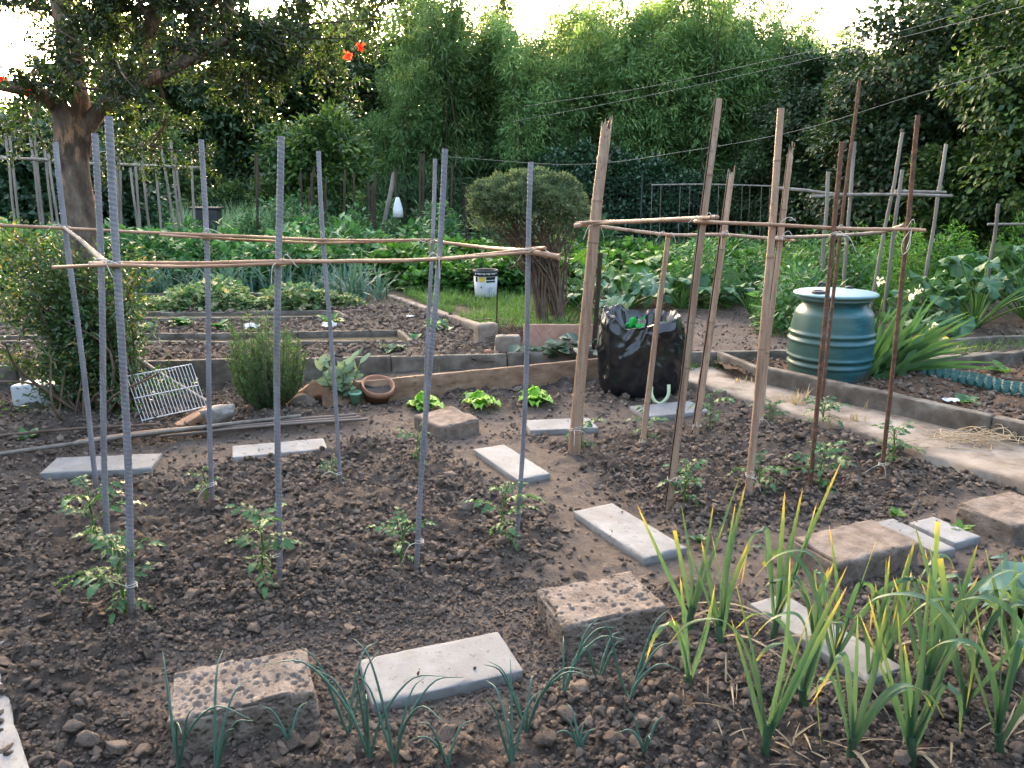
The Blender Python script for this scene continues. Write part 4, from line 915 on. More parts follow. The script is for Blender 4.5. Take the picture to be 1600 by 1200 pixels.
# --- pots by the sage
pc = P(588, 612, 5.85)
root = thing('terracotta_pot', 'terracotta pot tilted on its side of the board, a dark trowel handle in it', 'pot', (pc[0], pc[1], .0)); mb = MB()
lathe(mb, [(0, .0), (.085, .0), (.115, .10), (.122, .105), (.126, .15), (.118, .155), (.108, .145), (.10, .10), (.08, .085), (0, .085)], 40)
me = mb.mesh('shell', M['terra']); o = link('shell', me, (0, 0, .01), root, rot=(.38, .20, 0))
mb = MB(); lathe(mb, [(0, .105), (.09, .105), (.104, .108)], 30); link('earth', mb.mesh('earth', M['soil']), (0, 0, .01), root, rot=(.38, .20, 0))
mb = MB(); tube(mb, [np.array([-.16, -.06, .17]), np.array([.0, -.02, .10])], .013, 8); link('trowel_handle', mb.mesh('trowel_handle', M['dark_plastic']), (0, 0, 0), root)
pc = P(555, 617, 5.72)
root = thing('green_flowerpot', 'small pale green plastic pot left of the terracotta pot', 'pot', (pc[0], pc[1], .02)); mb = MB()
lathe(mb, [(0, 0), (.03, 0), (.042, .07), (.05, .072), (.05, .088), (.043, .088), (.036, .05), (0, .05)], 28, np.array([pc[0], pc[1], .02])); part('shell', mb, M['green_pot'], root)
# --- terracotta sheet, blocks, brick
c0, c1 = np.array([.105, 7.02]), np.array([.83, 7.12])
root = thing('terracotta_board', 'flat terracotta panel standing on edge under the clipped shrub', 'board', ((c0[0]+c1[0])/2, 7.07, .1)); a = math.atan2(c1[1]-c0[1], c1[0]-c0[0])
mb = MB(); block(mb, .74, .022, .26, .02, .003, .0005, 4, seed=3, M=Mz(((c0[0]+c1[0])/2, 7.07, .26), a) @ Matrix.Rotation(.03, 4, 'Y')); part('sheet', mb, M['tile'], root)
mb = MB()
for k in range(-8, 9):
    for s in (1, -1):
        x0 = k*.09; pts_ = np.array([[x0-s*.11, -.0125, -.12], [x0+s*.11, -.0125, .12]]); pts_ = pts_[(np.abs(pts_[:, 0]) < .48)]
        if len(pts_) == 2: 
            t = np.linspace(0, 1, 12); q = pts_[0]+(pts_[1]-pts_[0])*t[:, None]; q = q[np.abs(q[:, 0]) < .36]
            if len(q) > 2: mm = np.array((Mz(((c0[0]+c1[0])/2, 7.07, .26), a) @ Matrix.Rotation(.03, 4, 'Y'))); tube(mb, q@mm[:3, :3].T+mm[:3, 3], .0022, 4)
part('lattice_relief', mb, M['tile'], root)
def cblock(label, px, py, L, W, H, rz, seed, mat='concrete', name='concrete_block', z=.15):
    g = G(px, py, z); mb = MB(); block(mb, L, W, H, .02, .02, .012, 7, seed=seed, M=Mz((g[0], g[1]+W/2, z+H/2-.01), rz)); solo(name, mb, M[mat], tuple(g), label, 'block')
cblock('rounded pale concrete lump in front of the dry twigs', 793, 553, .23, .14, .17, .05, 301, 'path')
cblock('concrete block at the corner of the dug soil', 758, 537, .20, .16, .19, .4, 302, 'path')
cblock('small red brick end beside the concrete lump', 763, 553, .07, .07, .05, .2, 303, 'terra', 'brick')
# --- heap of dry twigs
mb = MB(); g = G(800, 535, .16)
for k in range(150):
    c = g+np.array([rng.normal()*.13, .15+rng.normal()*.10, abs(rng.normal())*.07]); d = rdir(1)[0]*[1, 1, .45]*rng.uniform(.06, .2); m_ = c+rng.normal(size=3)*.03
    tube(mb, curve([c-d, m_, c+d], 5), rng.uniform(.002, .005), 4)
solo('twig_heap', mb, M['twig'], tuple(g), 'heap of dry brown twigs at the foot of the clipped shrub', 'twigs')
# --- bucket with print, standing on the grass
bk = G(759, 463, .22); root = thing('paint_bucket', 'white paint bucket with a black rim and printed label on the grass', 'bucket', bk)
mb = MB(); lathe(mb, [(0, 0), (.135, 0), (.14, .01), (.155, .29), (.15, .29), (.13, .02), (0, .02)], 40, bk); part('shell', mb, M['white'], root)
mb = MB(); lathe(mb, [(.156, .275), (.166, .275), (.166, .335), (.160, .345), (.15, .34), (.15, .28)], 40, bk); part('rim', mb, M['dark_plastic'], root)
def decal(x0, x1, z0, z1, mat, nm):
    n = 8; xx = np.linspace(x0, x1, n); X, Z = np.meshgrid(xx, [z0, z1], indexing='ij'); R = .140+.015*Z/.28+.002
    mb = MB(); grid_mesh(mb, bk[0]+X, bk[1]-np.sqrt(R*R-X*X), bk[2]+Z); part(nm, mb, M[mat], root)
decal(-.085, -.005, .20, .262, 'yellow', 'label_yellow'); decal(.012, .125, .228, .262, 'dark_plastic', 'label_print'); decal(.012, .125, .195, .216, 'dark_plastic', 'label_print')
decal(-.06, -.045, .12, .145, 'dark_plastic', 'label_print'); decal(.03, .085, .07, .13, 'blue_rag', 'label_print'); decal(-.125, -.10, .20, .262, 'dark_plastic', 'label_print')
for k in range(14):
    x = -.13+.02*k; n = 3; R = .1665
    mb = MB(); X, Z = np.meshgrid(np.linspace(x, x+.011*(1+.5*((k*7) % 3)/2), 3), [.288+.012*((k*5) % 3)/2, .315+.012*((k*3) % 3)/2], indexing='ij'); grid_mesh(mb, bk[0]+X, bk[1]-np.sqrt(np.maximum(R*R-X*X, .0001))-.001, bk[2]+Z); part('rim_scuff', mb, M['white'], root)
mb = MB(); tube(mb, [G(776, 512, .15), P(777, 456, 7.95)], .007, 6); solo('thin_stick', mb, M['darkbark'], tuple(G(776, 512, .15)), 'thin dark stick upright in front of the paint bucket', 'stick')
mb = MB(); tube(mb, curve([P(928, 545, 7.1), P(933, 470, 7.1), P(938, 395, 7.1)], 10), .022, 7); solo('dark_post', mb, M['darkbark'], tuple(G(928, 545, .15)), 'dark wooden post behind the thickest bamboo pole', 'post')
# --- green cell edging in the right bed: rows of open cups
root = thing('cell_edging', 'strip of dark green plastic cells lying in the right bed', 'edging', (3.45, 5.9, .12)); mb = MB()
lathe(mb, [(.030, 0), (.034, .045), (.037, .046), (.034, .0)], 10); cup = mb.mesh('cell', M['edging']); A0, A1 = np.array([3.20, 6.42]), np.array([3.92, 5.05]); du = unit(A1-A0); dn = np.array([-du[1], du[0]])
for i in range(23):
    for j in range(4):
        p = A0+du*(i*.066+(j % 2)*.033)+dn*(j*.058); link('cell', cup, (p[0]-3.45, p[1]-5.9, .015+.004*math.sin(i*1.3+j)), root, rot=(.05*math.sin(i), .05*math.cos(j*2+i), 0))
# --- small things
def crumple(label, px, py, s, z, mat, name, cat, flat=.3):
    g = G(px, py, z); u, v = np.meshgrid(np.linspace(-1, 1, 12), np.linspace(-1, 1, 12), indexing='ij'); mb = MB(); k = vn(np.stack([u*2.2, v*2.2, u*0+px], -1), 4)
    grid_mesh(mb, g[0]+s*u*(1-.3*v*v), g[1]+s*v*.8*(1-.3*u*u), g[2]+.01+s*flat*(1+k)*(1-.4*(u*u+v*v))); solo(name, mb, M[mat], tuple(g), label, cat)
crumple('crumpled pale blue rag on the right bed', 1485, 628, .06, .15, 'blue_rag', 'rag', 'rag', .2)
crumple('white scrap on the dug soil before the grass strip', 641, 496, .045, .18, 'white', 'paper_scrap', 'scrap')
crumple('white plastic scrap behind the rosemary', 395, 515, .08, .18, 'white', 'plastic_scrap', 'scrap', .5)
crumple('white plastic tub among seedlings by the second sunken way', 515, 511, .08, .18, 'white', 'plastic_tub', 'scrap', .5)
crumple('yellow cloth scrap beyond the iris', 1478, 535, .05, .2, 'yellow', 'cloth_scrap', 'scrap', .5)
mb = MB(); g = [P(1475, 533, 7.2), P(1530, 531, 7.4), P(1600, 537, 7.6), P(1660, 545, 7.8)]; tube(mb, curve(g, 24), .016, 8); solo('hose', mb, M['dark_plastic'], tuple(g[0]), 'black hose along the far mossy kerb', 'hose')
# dry roots and dry grass on the path
mb = MB(); g = G(1530, 690, .09)
for k in range(70):
    c = g+np.array([rng.normal()*.17+.0, rng.normal()*.07, abs(rng.normal())*.025]); d = np.array([rng.normal(), rng.normal()*.5, rng.normal()*.12])*.13
    tube(mb, curve([c-d, c+rng.normal(size=3)*[.04, .04, .02]+[0, 0, .02], c+d*rng.uniform(.4, 1)], 7), rng.uniform(.0016, .003), 4)
solo('dry_roots', mb, M['straw'], tuple(g), 'tangle of dry straw-coloured roots lying on the path', 'roots')
for l, px, py, n, h in (('tallest tuft of dead yellow grass on the path by the barrel', 1248, 632, 26, .18), ('small dead yellow tuft in the middle of the path', 1335, 660, 14, .10), ('single dead yellow sprig near the kerb wall', 1367, 640, 5, .12), ('dead yellow sprigs at the far end of the path', 1160, 600, 10, .10)):
    g = G(px, py, .07); mb = MB(); p = g+rng.normal(size=(n, 3))*[.05, .03, 0]; d = unit(np.stack([rng.normal(size=n)*.25, rng.normal(size=n)*.25, np.ones(n)], -1))
    blades(mb, p, d, h*rng.uniform(.5, 1, n), .012, .15, 5, rng.uniform(.4, .7, n), .6, 1); solo('dry_grass', mb, M['l_dry'], tuple(g), l, 'dry grass')
# --- far objects: crate, lamp, bottle, fence, wires
c = P(325, 348, 14.2); mb = MB(); block(mb, .42, .35, .42, .05, .01, 0, 5, M=Mz((c[0], c[1], c[2]+.02), .1)); root = thing('black_crate', 'black plastic crate among the far potato plants', 'crate', (c[0], c[1], .3)); part('body', mb, M['dark_plastic'], root)
mb = MB(); block(mb, .50, .40, .04, .05, .01, 0, 5, M=Mz((c[0], c[1], c[2]+.25), .1)); part('rim', mb, M['dark_plastic'], root)
c = P(283, 243, 20.6); root = thing('street_lamp', 'white globe lamp glimpsed far behind the left frame', 'lamp', (c[0], c[1], .3)); mb = MB()
lathe(mb, [(.14*math.cos(t), .14*math.sin(t)) for t in np.linspace(-math.pi/2, math.pi/2, 14)], 20, c); part('globe', mb, M['globe'], root)
mb = MB(); tube(mb, [c-[0, 0, .12], [c[0], c[1], .3]], .03, 8); part('post', mb, M['fence'], root)
c = P(622, 335, 15); mb = MB(); lathe(mb, [(0, 0), (.10, .0), (.09, .15), (.05, .30), (.03, .36), (0, .36)], 14, c-[0, 0, .05]); solo('white_cloth', mb, M['white'], tuple(c), 'white cloth hung on a stake before the far fence', 'cloth')
# wire fence
FY = 20.0
fr = thing('wire_fence', 'dark green wire mesh fence along the back of the gardens', 'fence', (0, FY, .28)); zt = 1.85
for x in np.arange(-16, 15, 2.4):
    mb = MB(); tube(mb, [(x, FY, .25), (x, FY, zt+.05)], .028, 6); part('post', mb, M['fence'], fr)
mb = MB(); xs = np.arange(-17, 15, .10); 
def bars(mb, a, b, r):
    a, b = np.asarray(a, float), np.asarray(b, float); n = len(a); d = unit(b-a); s = np.cross(d, [0, 1., 0]); s = unit(s)
    o = np.array([0, -1., 0]); off = np.stack([s*r, o*r+0*s, -s*r, -o*r+0*s], 1)
    v = np.concatenate([a[:, None]+off, b[:, None]+off], 1).reshape(-1, 3); q = np.arange(n)*8
    f = np.concatenate([np.stack([q+k, q+(k+1) % 4, q+4+(k+1) % 4, q+4+k], -1) for k in range(4)]); mb.add(v, f)
bars(mb, np.stack([xs, xs*0+FY, xs*0+.3], -1), np.stack([xs, xs*0+FY, xs*0+zt], -1), .0035)
zs = np.arange(.35, zt+.01, .12); bars(mb, np.stack([zs*0-17, zs*0+FY+.008, zs], -1), np.stack([zs*0+15, zs*0+FY+.008, zs], -1), .0035)
tag(part('wire_mesh', mb, M['fence'], fr), kind='stuff')
for l, pts in (('lowest overhead wire, dipping towards the clipped shrub', [P(1620, 97, 9), P(1450, 142, 10), P(1250, 203, 11.5), P(1080, 235, 13), P(900, 257, 15), P(700, 245, 17)]),
               ('middle overhead wire crossing before the bamboo', [P(1640, -1, 9), P(1450, 48, 10.5), P(1250, 97, 12), P(1000, 152, 14), P(800, 190, 16)]),
               ('upper overhead wire crossing before the bamboo', [P(1600, -16, 10), P(1420, 45, 11.2), P(1200, 95, 13), P(1000, 138, 15), P(820, 166, 17)])):
    mb = MB(); tube(mb, curve(pts, 40), .0038, 5); solo('overhead_wire', mb, M['wire'], tuple(pts[0]), l, 'wire')

# ================================================================== plants
def shape_leaf(mb, p, d, nrm, L, W, prof, droop=.25, fold=.2, var=.5, wav=0., vtip=0., mat=0):
    """one modelled leaf: outline stations (t, halfwidth), folded on its midrib and drooping"""
    p = np.asarray(p, float); d = unit(d); s = unit(np.cross(d, nrm)); u = np.cross(s, d); prof = np.asarray(prof, float); n = len(prof)
    t = prof[:, 0]; c = p+d*(L*t)[:, None]-u*(droop*L*t**2)[:, None]; w = prof[:, 1]*W
    wv = wav*W*np.sin(np.arange(n)*2.3+p[0]*90)
    l = c+s*w[:, None]+u*(w*fold*2+wv)[:, None]; r = c-s*w[:, None]+u*(w*fold*2-wv)[:, None]
    v = np.stack([l, c, r], 1).reshape(-1, 3); i = np.arange(n-1)*3
    f = np.concatenate([np.stack([i, i+1, i+4, i+3], -1), np.stack([i+1, i+2, i+5, i+4], -1)])
    mb.add(v, f, np.repeat(var+vtip*t, 3), mat)
TOM = [(0, .02), (.12, .30), (.25, .42), (.36, .30), (.5, .44), (.62, .26), (.75, .27), (.88, .12), (1, .01)]
OVAL = [(0, .03), (.15, .3), (.35, .48), (.55, .5), (.75, .38), (.9, .18), (1, .02)]
def tomato_leaf(seed):
    r = np.random.default_rng(seed); mb = MB(); pth = curve([(0, 0, 0), (.35, 0, .10), (.7, r.normal()*.04, .04), (1, r.normal()*.08, -.14)], 12)
    tube(mb, pth, np.linspace(.022, .008, 12), 5, .7)
    for t, sz in ((.3, .26), (.52, .36), (.76, .34)):
        for s in (-1, 1):
            q = pth[int(t*11)]; d = unit(np.array([.55, s, -.15+r.normal()*.15])); st = q+d*.08; tube(mb, [q, st], .007, 4, .7)
            shape_leaf(mb, st, d+r.normal(size=3)*.12, (0, 0, 1), sz*r.uniform(.8, 1.15), sz*.62, TOM, .35+r.random()*.2, .12, r.uniform(.1, .65), .12)
    shape_leaf(mb, pth[-1], unit(pth[-1]-pth[-3])+[0, 0, .1], (0, 0, 1), .42, .28, TOM, .4, .12, r.uniform(.2, .6), .12)
    return mb.mesh('leaf', M['l_tomato'])
TL = [tomato_leaf(i) for i in range(6)]
def tomato(label, px, py, h, n, spread, seed, lean=(0, 0)):
    r = np.random.default_rng(seed); g = G(px, py); g[2] = float(zA(g[:1], g[1:2])[0])-.01
    root = thing('tomato_plant', label, 'tomato plant', g, 'young tomato plants'); mb = MB()
    st = curve([(0, 0, 0), (lean[0]*.3+r.normal()*.01, lean[1]*.3, h*.4), (lean[0], lean[1], h*.85)], 14); tube(mb, st, np.linspace(.0075, .003, 14), 6, .75)
    link('stem', mb.mesh('stem', M['l_tomato']), (0, 0, 0), root)
    n = int(n*1.2); spread *= 1.05
    for k in range(n):
        t = .22+.78*(k+.5)/n; q = st[int(t*13)]; az = k*2.4+r.normal()*.4; low = t < .4
        s = spread*(r.uniform(.5, .7) if low else r.uniform(.75, 1.1))*(1-.35*max(0, t-.75)/.25)
        o = link('leaf', TL[r.integers(6)], tuple(q), root, rot=(r.normal()*.2, -.15-.55*t+(.45 if low else 0)+r.normal()*.15, az), sc=s)
tomato('largest tomato plant, tied to the thick front left rod', 197, 965, .38, 11, .155, 1, (-.02, .0))
tomato('tomato plant behind the largest one at the second rod from the left', 152, 870, .36, 9, .15, 2)
tomato('tomato plant tied to the second rod of the front row', 405, 930, .36, 9, .145, 3, (.03, 0))
tomato('small tomato plant with curled tops at the leaning front rod', 628, 890, .25, 7, .12, 4, (.03, 0))
tomato('tomato plant tied to the right end rod of the front row', 785, 865, .33, 8, .135, 5, (.02, 0))
tomato('spindly tomato seedling at the rod before the boulder', 322, 790, .22, 5, .09, 6)
tomato('tiny tomato seedling at the rod by the white slab', 520, 755, .12, 5, .08, 7)
tomato('thin tomato plant behind the small porous block', 658, 745, .30, 6, .10, 8)
tomato('tomato plant at the foot of the thickest bamboo pole', 910, 705, .24, 7, .12, 9)
tomato('tomato plant at the shortest bamboo pole', 1012, 690, .20, 6, .13, 10)
tomato('bushy tomato plant right of the tallest split pole', 1069, 788, .27, 10, .12, 11)
tomato('tomato plant at the split pole with a forked top', 1108, 680, .28, 8, .13, 12)
tomato('tomato plant tied to the reddish bamboo pole', 1180, 765, .20, 7, .12, 13)
tomato('tomato plant just behind the paler bamboo pole', 1200, 668, .18, 6, .12, 14)
tomato('bushy tomato plant at the nearer crossing rusty rod', 1283, 765, .26, 12, .14, 15)
tomato('tomato plant reaching over the path behind the crossing rods', 1285, 675, .20, 9, .14, 16)
tomato('tomato plant at the rusty rod right of the barrel', 1390, 730, .26, 11, .14, 17)
# lettuces
LET = [(0, .10), (.2, .28), (.4, .42), (.6, .50), (.8, .46), (.95, .28), (1, .12)]
for i, (l, px, py) in enumerate((('leftmost of the three bright green lettuces', 661, 640), ('middle one of the three bright green lettuces', 748, 636), ('rightmost of the three bright green lettuces', 834, 632))):
    g = G(px, py); g[2] = .0; root = thing('lettuce', l, 'lettuce', g, 'lettuces'); r = np.random.default_rng(i+50); n = 16
    for k in range(n):
        mb = MB(); az = k*2.4; e = .35+1.0*k/n; d = np.array([math.cos(az)*math.cos(e), math.sin(az)*math.cos(e), math.sin(e)])
        shape_leaf(mb, (0, 0, 0), d, (0, 0, 1) if e < 1.2 else (math.cos(az), math.sin(az), .3), .15*r.uniform(.7, 1.1)*(1-.3*k/n), .11, LET, .35, .1, r.uniform(.2, .8), .25); link('leaf', mb.mesh('leaf', M['l_lettuce']), (0, 0, .02), root)
# leeks with yellowing tips
def ribbon(mb, path, W, r, v0, v1, vk, cutoff=False, fold=.35):
    n = len(path); t = np.linspace(0, 1, n); T = unit(np.gradient(path, axis=0)); ph = r.uniform(-1.2, 1.2); ref = np.array([math.cos(ph), math.sin(ph), .15])
    S = unit(ref-T*(T@ref)[:, None]); U = np.cross(S, T); w = .5*W*np.minimum(1, .75+t*1.5)*(1 if cutoff else (1-t**2.6)**.8+.02)
    l = path+S*w[:, None]+U*(w*fold)[:, None]; q = path-S*w[:, None]+U*(w*fold)[:, None]
    v = np.stack([l, path, q], 1).reshape(-1, 3); i = np.arange(n-1)*3
    mb.add(v, np.concatenate([np.stack([i, i+1, i+4, i+3], -1), np.stack([i+1, i+2, i+5, i+4], -1)]), np.repeat(v0+(v1-v0)*t**vk, 3))
def leek(label, px, py, h, n, seed, yel=.5, lean=(0, 0), droop=.25):
    r = np.random.default_rng(seed); g = G(px, py); g[2] = float(zA(g[:1], g[1:2])[0])-.01
    root = thing('leek', label, 'leek', g, 'leeks going yellow in the foreground'); mb = MB(); hs = h*r.uniform(.14, .24)
    top = np.array([lean[0]*.4, lean[1]*.4, hs]); tube(mb, curve([(0, 0, 0), top*.5+r.normal(size=3)*.004, top], 6), np.linspace(.013, .012, 6), 8, .15); link('stalk', mb.mesh('stalk', M['l_leek']), (0, 0, 0), root)
    ax = r.uniform(-.5, .5)
    for k in range(n):
        mb = MB(); s = 1 if k % 2 else -1; t = k/n; az = ax+(0 if s > 0 else math.pi)+r.normal()*.4; el = math.radians(70+17*t+r.normal()*5)
        d = unit(np.array([math.cos(az)*math.cos(el)+lean[0], math.sin(az)*math.cos(el)+lean[1], math.sin(el)])); o = np.array([math.cos(az), math.sin(az), 0])
        L = h*r.uniform(.68, 1.15); y = yel*r.uniform(.5, 1.4); b0 = top*(.35+.65*t); kd = r.random(); W = r.uniform(.0135, .022)
        if kd < .55+(.3 if droop < .2 else 0): pts_ = [b0, b0+d*L*.5+r.normal(size=3)*.006, b0+d*L+o*.03*L*r.random()]
        elif kd < .82: pts_ = [b0, b0+d*L*.55, b0+d*L*.78+o*L*.10, b0+d*L*.80+o*L*.30+[0, 0, -L*.05], b0+d*L*.66+o*L*.48+[0, 0, -L*.1]]
        else: pts_ = [b0, b0+d*L*.60, b0+d*L*.66+o*.02, b0+d*L*.60+o*.055+r.normal(size=3)*.01, b0+d*L*.30+o*.075+r.normal(size=3)*.03]
        ribbon(mb, curve(pts_, 18), W, r, .05+.25*r.random(), min(1, .42+y), 2.2+2.5*r.random(), cutoff=(r.random() < .10 and y < .4)); link('leaf', mb.mesh('leaf', M['l_leek']), (0, 0, 0), root)
    if r.random() < .5:
        for k in range(1):
            mb = MB(); az = r.uniform(0, 6.28); blades(mb, np.array([[0, 0, hs*.5]]), [[math.cos(az)*.8, math.sin(az)*.8, .6]], h*.5, .014, 1.0, 9, .2, .9, 1, 1.8, .5); link('dry_leaf', mb.mesh('dry_leaf', M['l_dry']), (0, 0, 0), root)
LK = [(1078, 985, .46, 5, .55, 'leek furthest left, one leaf drooping over the slab edge'), (1131, 1012, .46, 5, .75, 'leek with two tall yellow-edged leaves, second from the left'), (1206, 1000, .56, 5, .75, 'tallest leek, its tips reaching up before the reddish pole'),
      (1075, 1105, .36, 4, .9, 'short yellow leek with a purple dry stalk at its foot'), (1195, 1185, .60, 6, .45, 'thick leek at the bottom edge, leftmost in its row'), (1300, 1045, .50, 6, .6, 'leek before the half hidden slab, with a tip pointing at the smooth block'),
      (1352, 1062, .44, 6, .4, 'leek with broad green leaves at the right end of the half hidden slab'), (1325, 1195, .42, 6, .5, 'leek with a folded broad leaf at the bottom edge'), (1425, 1190, .50, 7, .4, 'leek in the middle of the bottom right group'),
      (1440, 1085, .52, 7, .45, 'leek in the second row with arching dry leaves'), (1505, 1120, .56, 7, .35, 'tall green leek right of the arching one'), (1560, 1190, .56, 7, .3, 'leek in the lower right corner'),
      (1580, 1075, .50, 6, .4, 'leek at the right edge beside the cabbage'), (1275, 1010, .34, 5, .7, 'short leek standing behind the half hidden slab'), (1480, 1040, .42, 6, .55, 'leek with orange tips behind the tall green one'), (1390, 1030, .40, 5, .5, 'slim leek just right of the half hidden slab'), (1625, 1150, .5, 6, .3, 'leek cut by the right edge of the picture'), (1260, 1110, .38, 5, .6, 'slim leek between the two front rows')]
for i, (px, py, h, n, y, l) in enumerate(LK): leek(l, px, py, h*(1.12 if i < 3 else .95), n+1, 300+i, y, lean=((rng.random()-.45)*.14, 0), droop=.12 if i < 3 else .34)
# dry leek remains on the soil: loose, uncountable
mb = MB(); n = 70; px_, py_ = rng.uniform(1060, 1620, n), rng.uniform(1040, 1215, n); b = np.array([G(a, c) for a, c in zip(px_, py_)]); b[:, 2] = zA(b[:, 0], b[:, 1])+.012
az = rng.uniform(0, 6.28, n); blades(mb, b, np.stack([np.cos(az), np.sin(az), rng.uniform(.1, .7, n)], -1), rng.uniform(.04, .15, n), rng.uniform(.003, .009, n), rng.uniform(.1, .5, n), 6, .1, .9, 1, 1.6, .5)
tag(link('leaf_litter', mb.mesh('leaf_litter', M['l_dry'])), 'dry straw-coloured leaf litter between the leeks', 'leaf litter', kind='stuff')
# spring onions: thin round leaves
ON = [(335, 1205, .36, 'spring onion whose long leaf bows over the front porous block'), (278, 1200, .34, 'spring onion at the bottom edge left of the front block'), (455, 1172, .16, 'small spring onion against the right side of the front block'), (578, 1195, .42, 'largest spring onion, arching leaves below the large pale slab'), (618, 1205, .36, 'spring onion tuft right of the largest one'),
      (545, 1150, .30, 'spring onion with a curled leaf left of the large slab'), (822, 1145, .30, 'spring onion at the right edge of the large slab'), (800, 1205, .3, 'spring onion at the bottom edge under the large slab'), (880, 1095, .28, 'spring onion just below the middle porous block'), (935, 1070, .20, 'short spring onion beside the middle porous block'), (982, 1120, .34, 'tall straight spring onion near the leeks'), (905, 1175, .14, 'tiny spring onion on bare soil at the bottom'), (700, 1200, .2, 'young spring onion at the bottom edge in the middle'), (1005, 1205, .14, 'tiny spring onion left of the leeks')]
for i, (px, py, h, l) in enumerate(ON):
    r = np.random.default_rng(700+i); g = G(px, py); g[2] = float(zA(g[:1], g[1:2])[0])-.005; root = thing('spring_onion', l, 'spring onion', g, 'spring onions in the foreground')
    for k in range(r.integers(4, 7)):
        az = r.uniform(0, 6.28); o = np.array([math.cos(az), math.sin(az)*.8, 0]); L = h*r.uniform(.6, 1.1); be = r.uniform(.05, .75); mb = MB()
        c = curve([(0, 0, 0), o*L*.12+[0, 0, L*.4], o*L*(.2+.3*be)+[0, 0, L*(.8-.1*be)], o*L*(.3+.6*be)+[0, 0, L*(1-.45*be)]], 14)
        tube(mb, c, np.interp(np.linspace(0, 1, 14), [0, .3, 1], [.0038, .0046, .0008]), 6, np.linspace(.2, .75, 14), cap=False); link('leaf', mb.mesh('leaf', M['l_onion']), (0, 0, 0), root)
# cabbage leaf at the right edge
root = thing('cabbage', 'blue-green cabbage peeping in at the right edge', 'cabbage', G(1625, 985)); 
for k in range(9):
    mb = MB(); az = k*2.4; e = .3+.09*k; shape_leaf(mb, (0, 0, .05), (math.cos(az)*math.cos(e), math.sin(az)*math.cos(e), math.sin(e)), (0, 0, 1), .26, .24, OVAL, .25, .12, .8, .2); link('leaf', mb.mesh('leaf', M['l_squash'] if k else M['l_lettuce']), (0, 0, 0), root)
# small weeds and seedlings
def rosette(label, px, py, z, n, L, W, mat, seed, name='seedling', cat='seedling', group=None, el=(.2, 1.1), prof=OVAL, var=(.2, .8)):
    r = np.random.default_rng(seed); g = G(px, py, z); mb = MB(); az = r.uniform(0, 6.28, n); e = r.uniform(*el, n)
    for a_, e_ in zip(az, e): shape_leaf(mb, g+np.array([math.cos(a_), math.sin(a_), 0])*L*.12, (math.cos(a_)*math.cos(e_), math.sin(a_)*math.cos(e_), math.sin(e_)), (0, 0, 1) if e_ < 1.3 else (1, 0, .2), L*r.uniform(.6, 1.1), W, prof, .3, .15, r.uniform(*var), .1)
    return solo(name, mb, M[mat], tuple(g), label, cat, group)
SD = [('seedling with mottled leaves on the dug soil', 612, 548, 20, .13, .08, 'l_sage'), ('green seedling at the end of the first sunken way', 648, 531, 10, .09, .06, 'l_potato'), ('bright seedling in the dug soil by the front rods', 678, 512, 18, .14, .08, 'l_lettuce'), ('blue-green cabbage seedling right of the bright one', 700, 516, 10, .16, .07, 'l_leekfar'), ('seedlings in a white tub by the second way', 515, 506, 16, .15, .10, 'l_bean'),
      ('sprawling seedling behind the left rods', 285, 508, 30, .14, .09, 'l_potato'), ('second sprawling seedling beside it', 340, 513, 26, .14, .08, 'l_potato'), ('seedling left of the rosemary top', 232, 515, 16, .12, .08, 'l_sage'), ('single squash seedling in the far part of the right bed', 1570, 582, 8, .16, .09, 'l_bean'), ('squash seedling beside the blue rag', 1505, 630, 6, .12, .07, 'l_tomato'),
      ('grassy weed at the right block', 1500, 830, 16, .06, .03, 'l_grass'), ('weed rosette left of the grassy one', 1470, 845, 0, .05, .03, 'l_grass'), ('tiny weed on the trodden soil before the poles', 1092, 845, 14, .05, .03, 'l_tomato'), ('bushy weed before the trowel-marked slab', 1400, 805, 12, .05, .03, 'l_grass'), ('weed tuft among the leeks at the left', 1090, 1085, 22, .07, .025, 'l_grass'), ('dark ground weed at the far left edge', 40, 690, 40, .10, .05, 'l_potato')]
for i, (l, px, py, n, L, W, mt) in enumerate(SD):
    if n: rosette(l, px, py, .17 if 490 < py < 560 else (.14 if 570 < py < 640 and px > 1400 else .01), n, L, W, mt, 800+i)
# dark glossy strawberry-like clump before the terracotta panel
root = thing('dark_leafy_plant', 'dark glossy leafy plant before the terracotta panel', 'plant', (.45, 6.86, .15))
for k in range(46):
    mb = MB(); p = np.array([rng.normal()*.17+(.03), rng.normal()*.06, abs(rng.normal())*.07+.02]); az = rng.uniform(0, 6.28); e = rng.uniform(-.1, .9)
    shape_leaf(mb, p, (math.cos(az)*math.cos(e), math.sin(az)*math.cos(e)-.2, math.sin(e)), (0, -.3, 1), rng.uniform(.09, .14), .10, OVAL, .3, .12, rng.uniform(.2, .8)); link('leaf', mb.mesh('leaf', M['l_ivy']), (0, 0, 0), root)
# sage
def sage(label, px, py, z, n, h, seed):
    g = G(px, py, z); root = thing('sage_plant', label, 'sage', g); r = np.random.default_rng(seed); SG = [(0, .04), (.2, .3), (.5, .42), (.8, .28), (1, .03)]
    for k in range(n):
        az = r.uniform(0, 6.28); o = np.array([math.cos(az), math.sin(az), 0])*r.uniform(.1, .55)*h; st = curve([(0, 0, 0), o*.5+[0, 0, h*.4], o+[0, 0, h*r.uniform(.55, 1)]], 8)
        mb = MB(); tube(mb, st, .004, 5, .1)
        for q in range(9):
            t = .3+.7*q/8; a2 = q*2.4; shape_leaf(mb, st[int(t*7)], (math.cos(a2), math.sin(a2), .5 if q < 6 else 1.2), (r.normal()*.3, -.7, .5), (.10 if h > .3 else .08)*r.uniform(.7, 1.15), .048, SG, .3, .1, r.uniform(.2, .9))
        link('shoot', mb.mesh('shoot', M['l_sage']), (0, 0, 0), root)
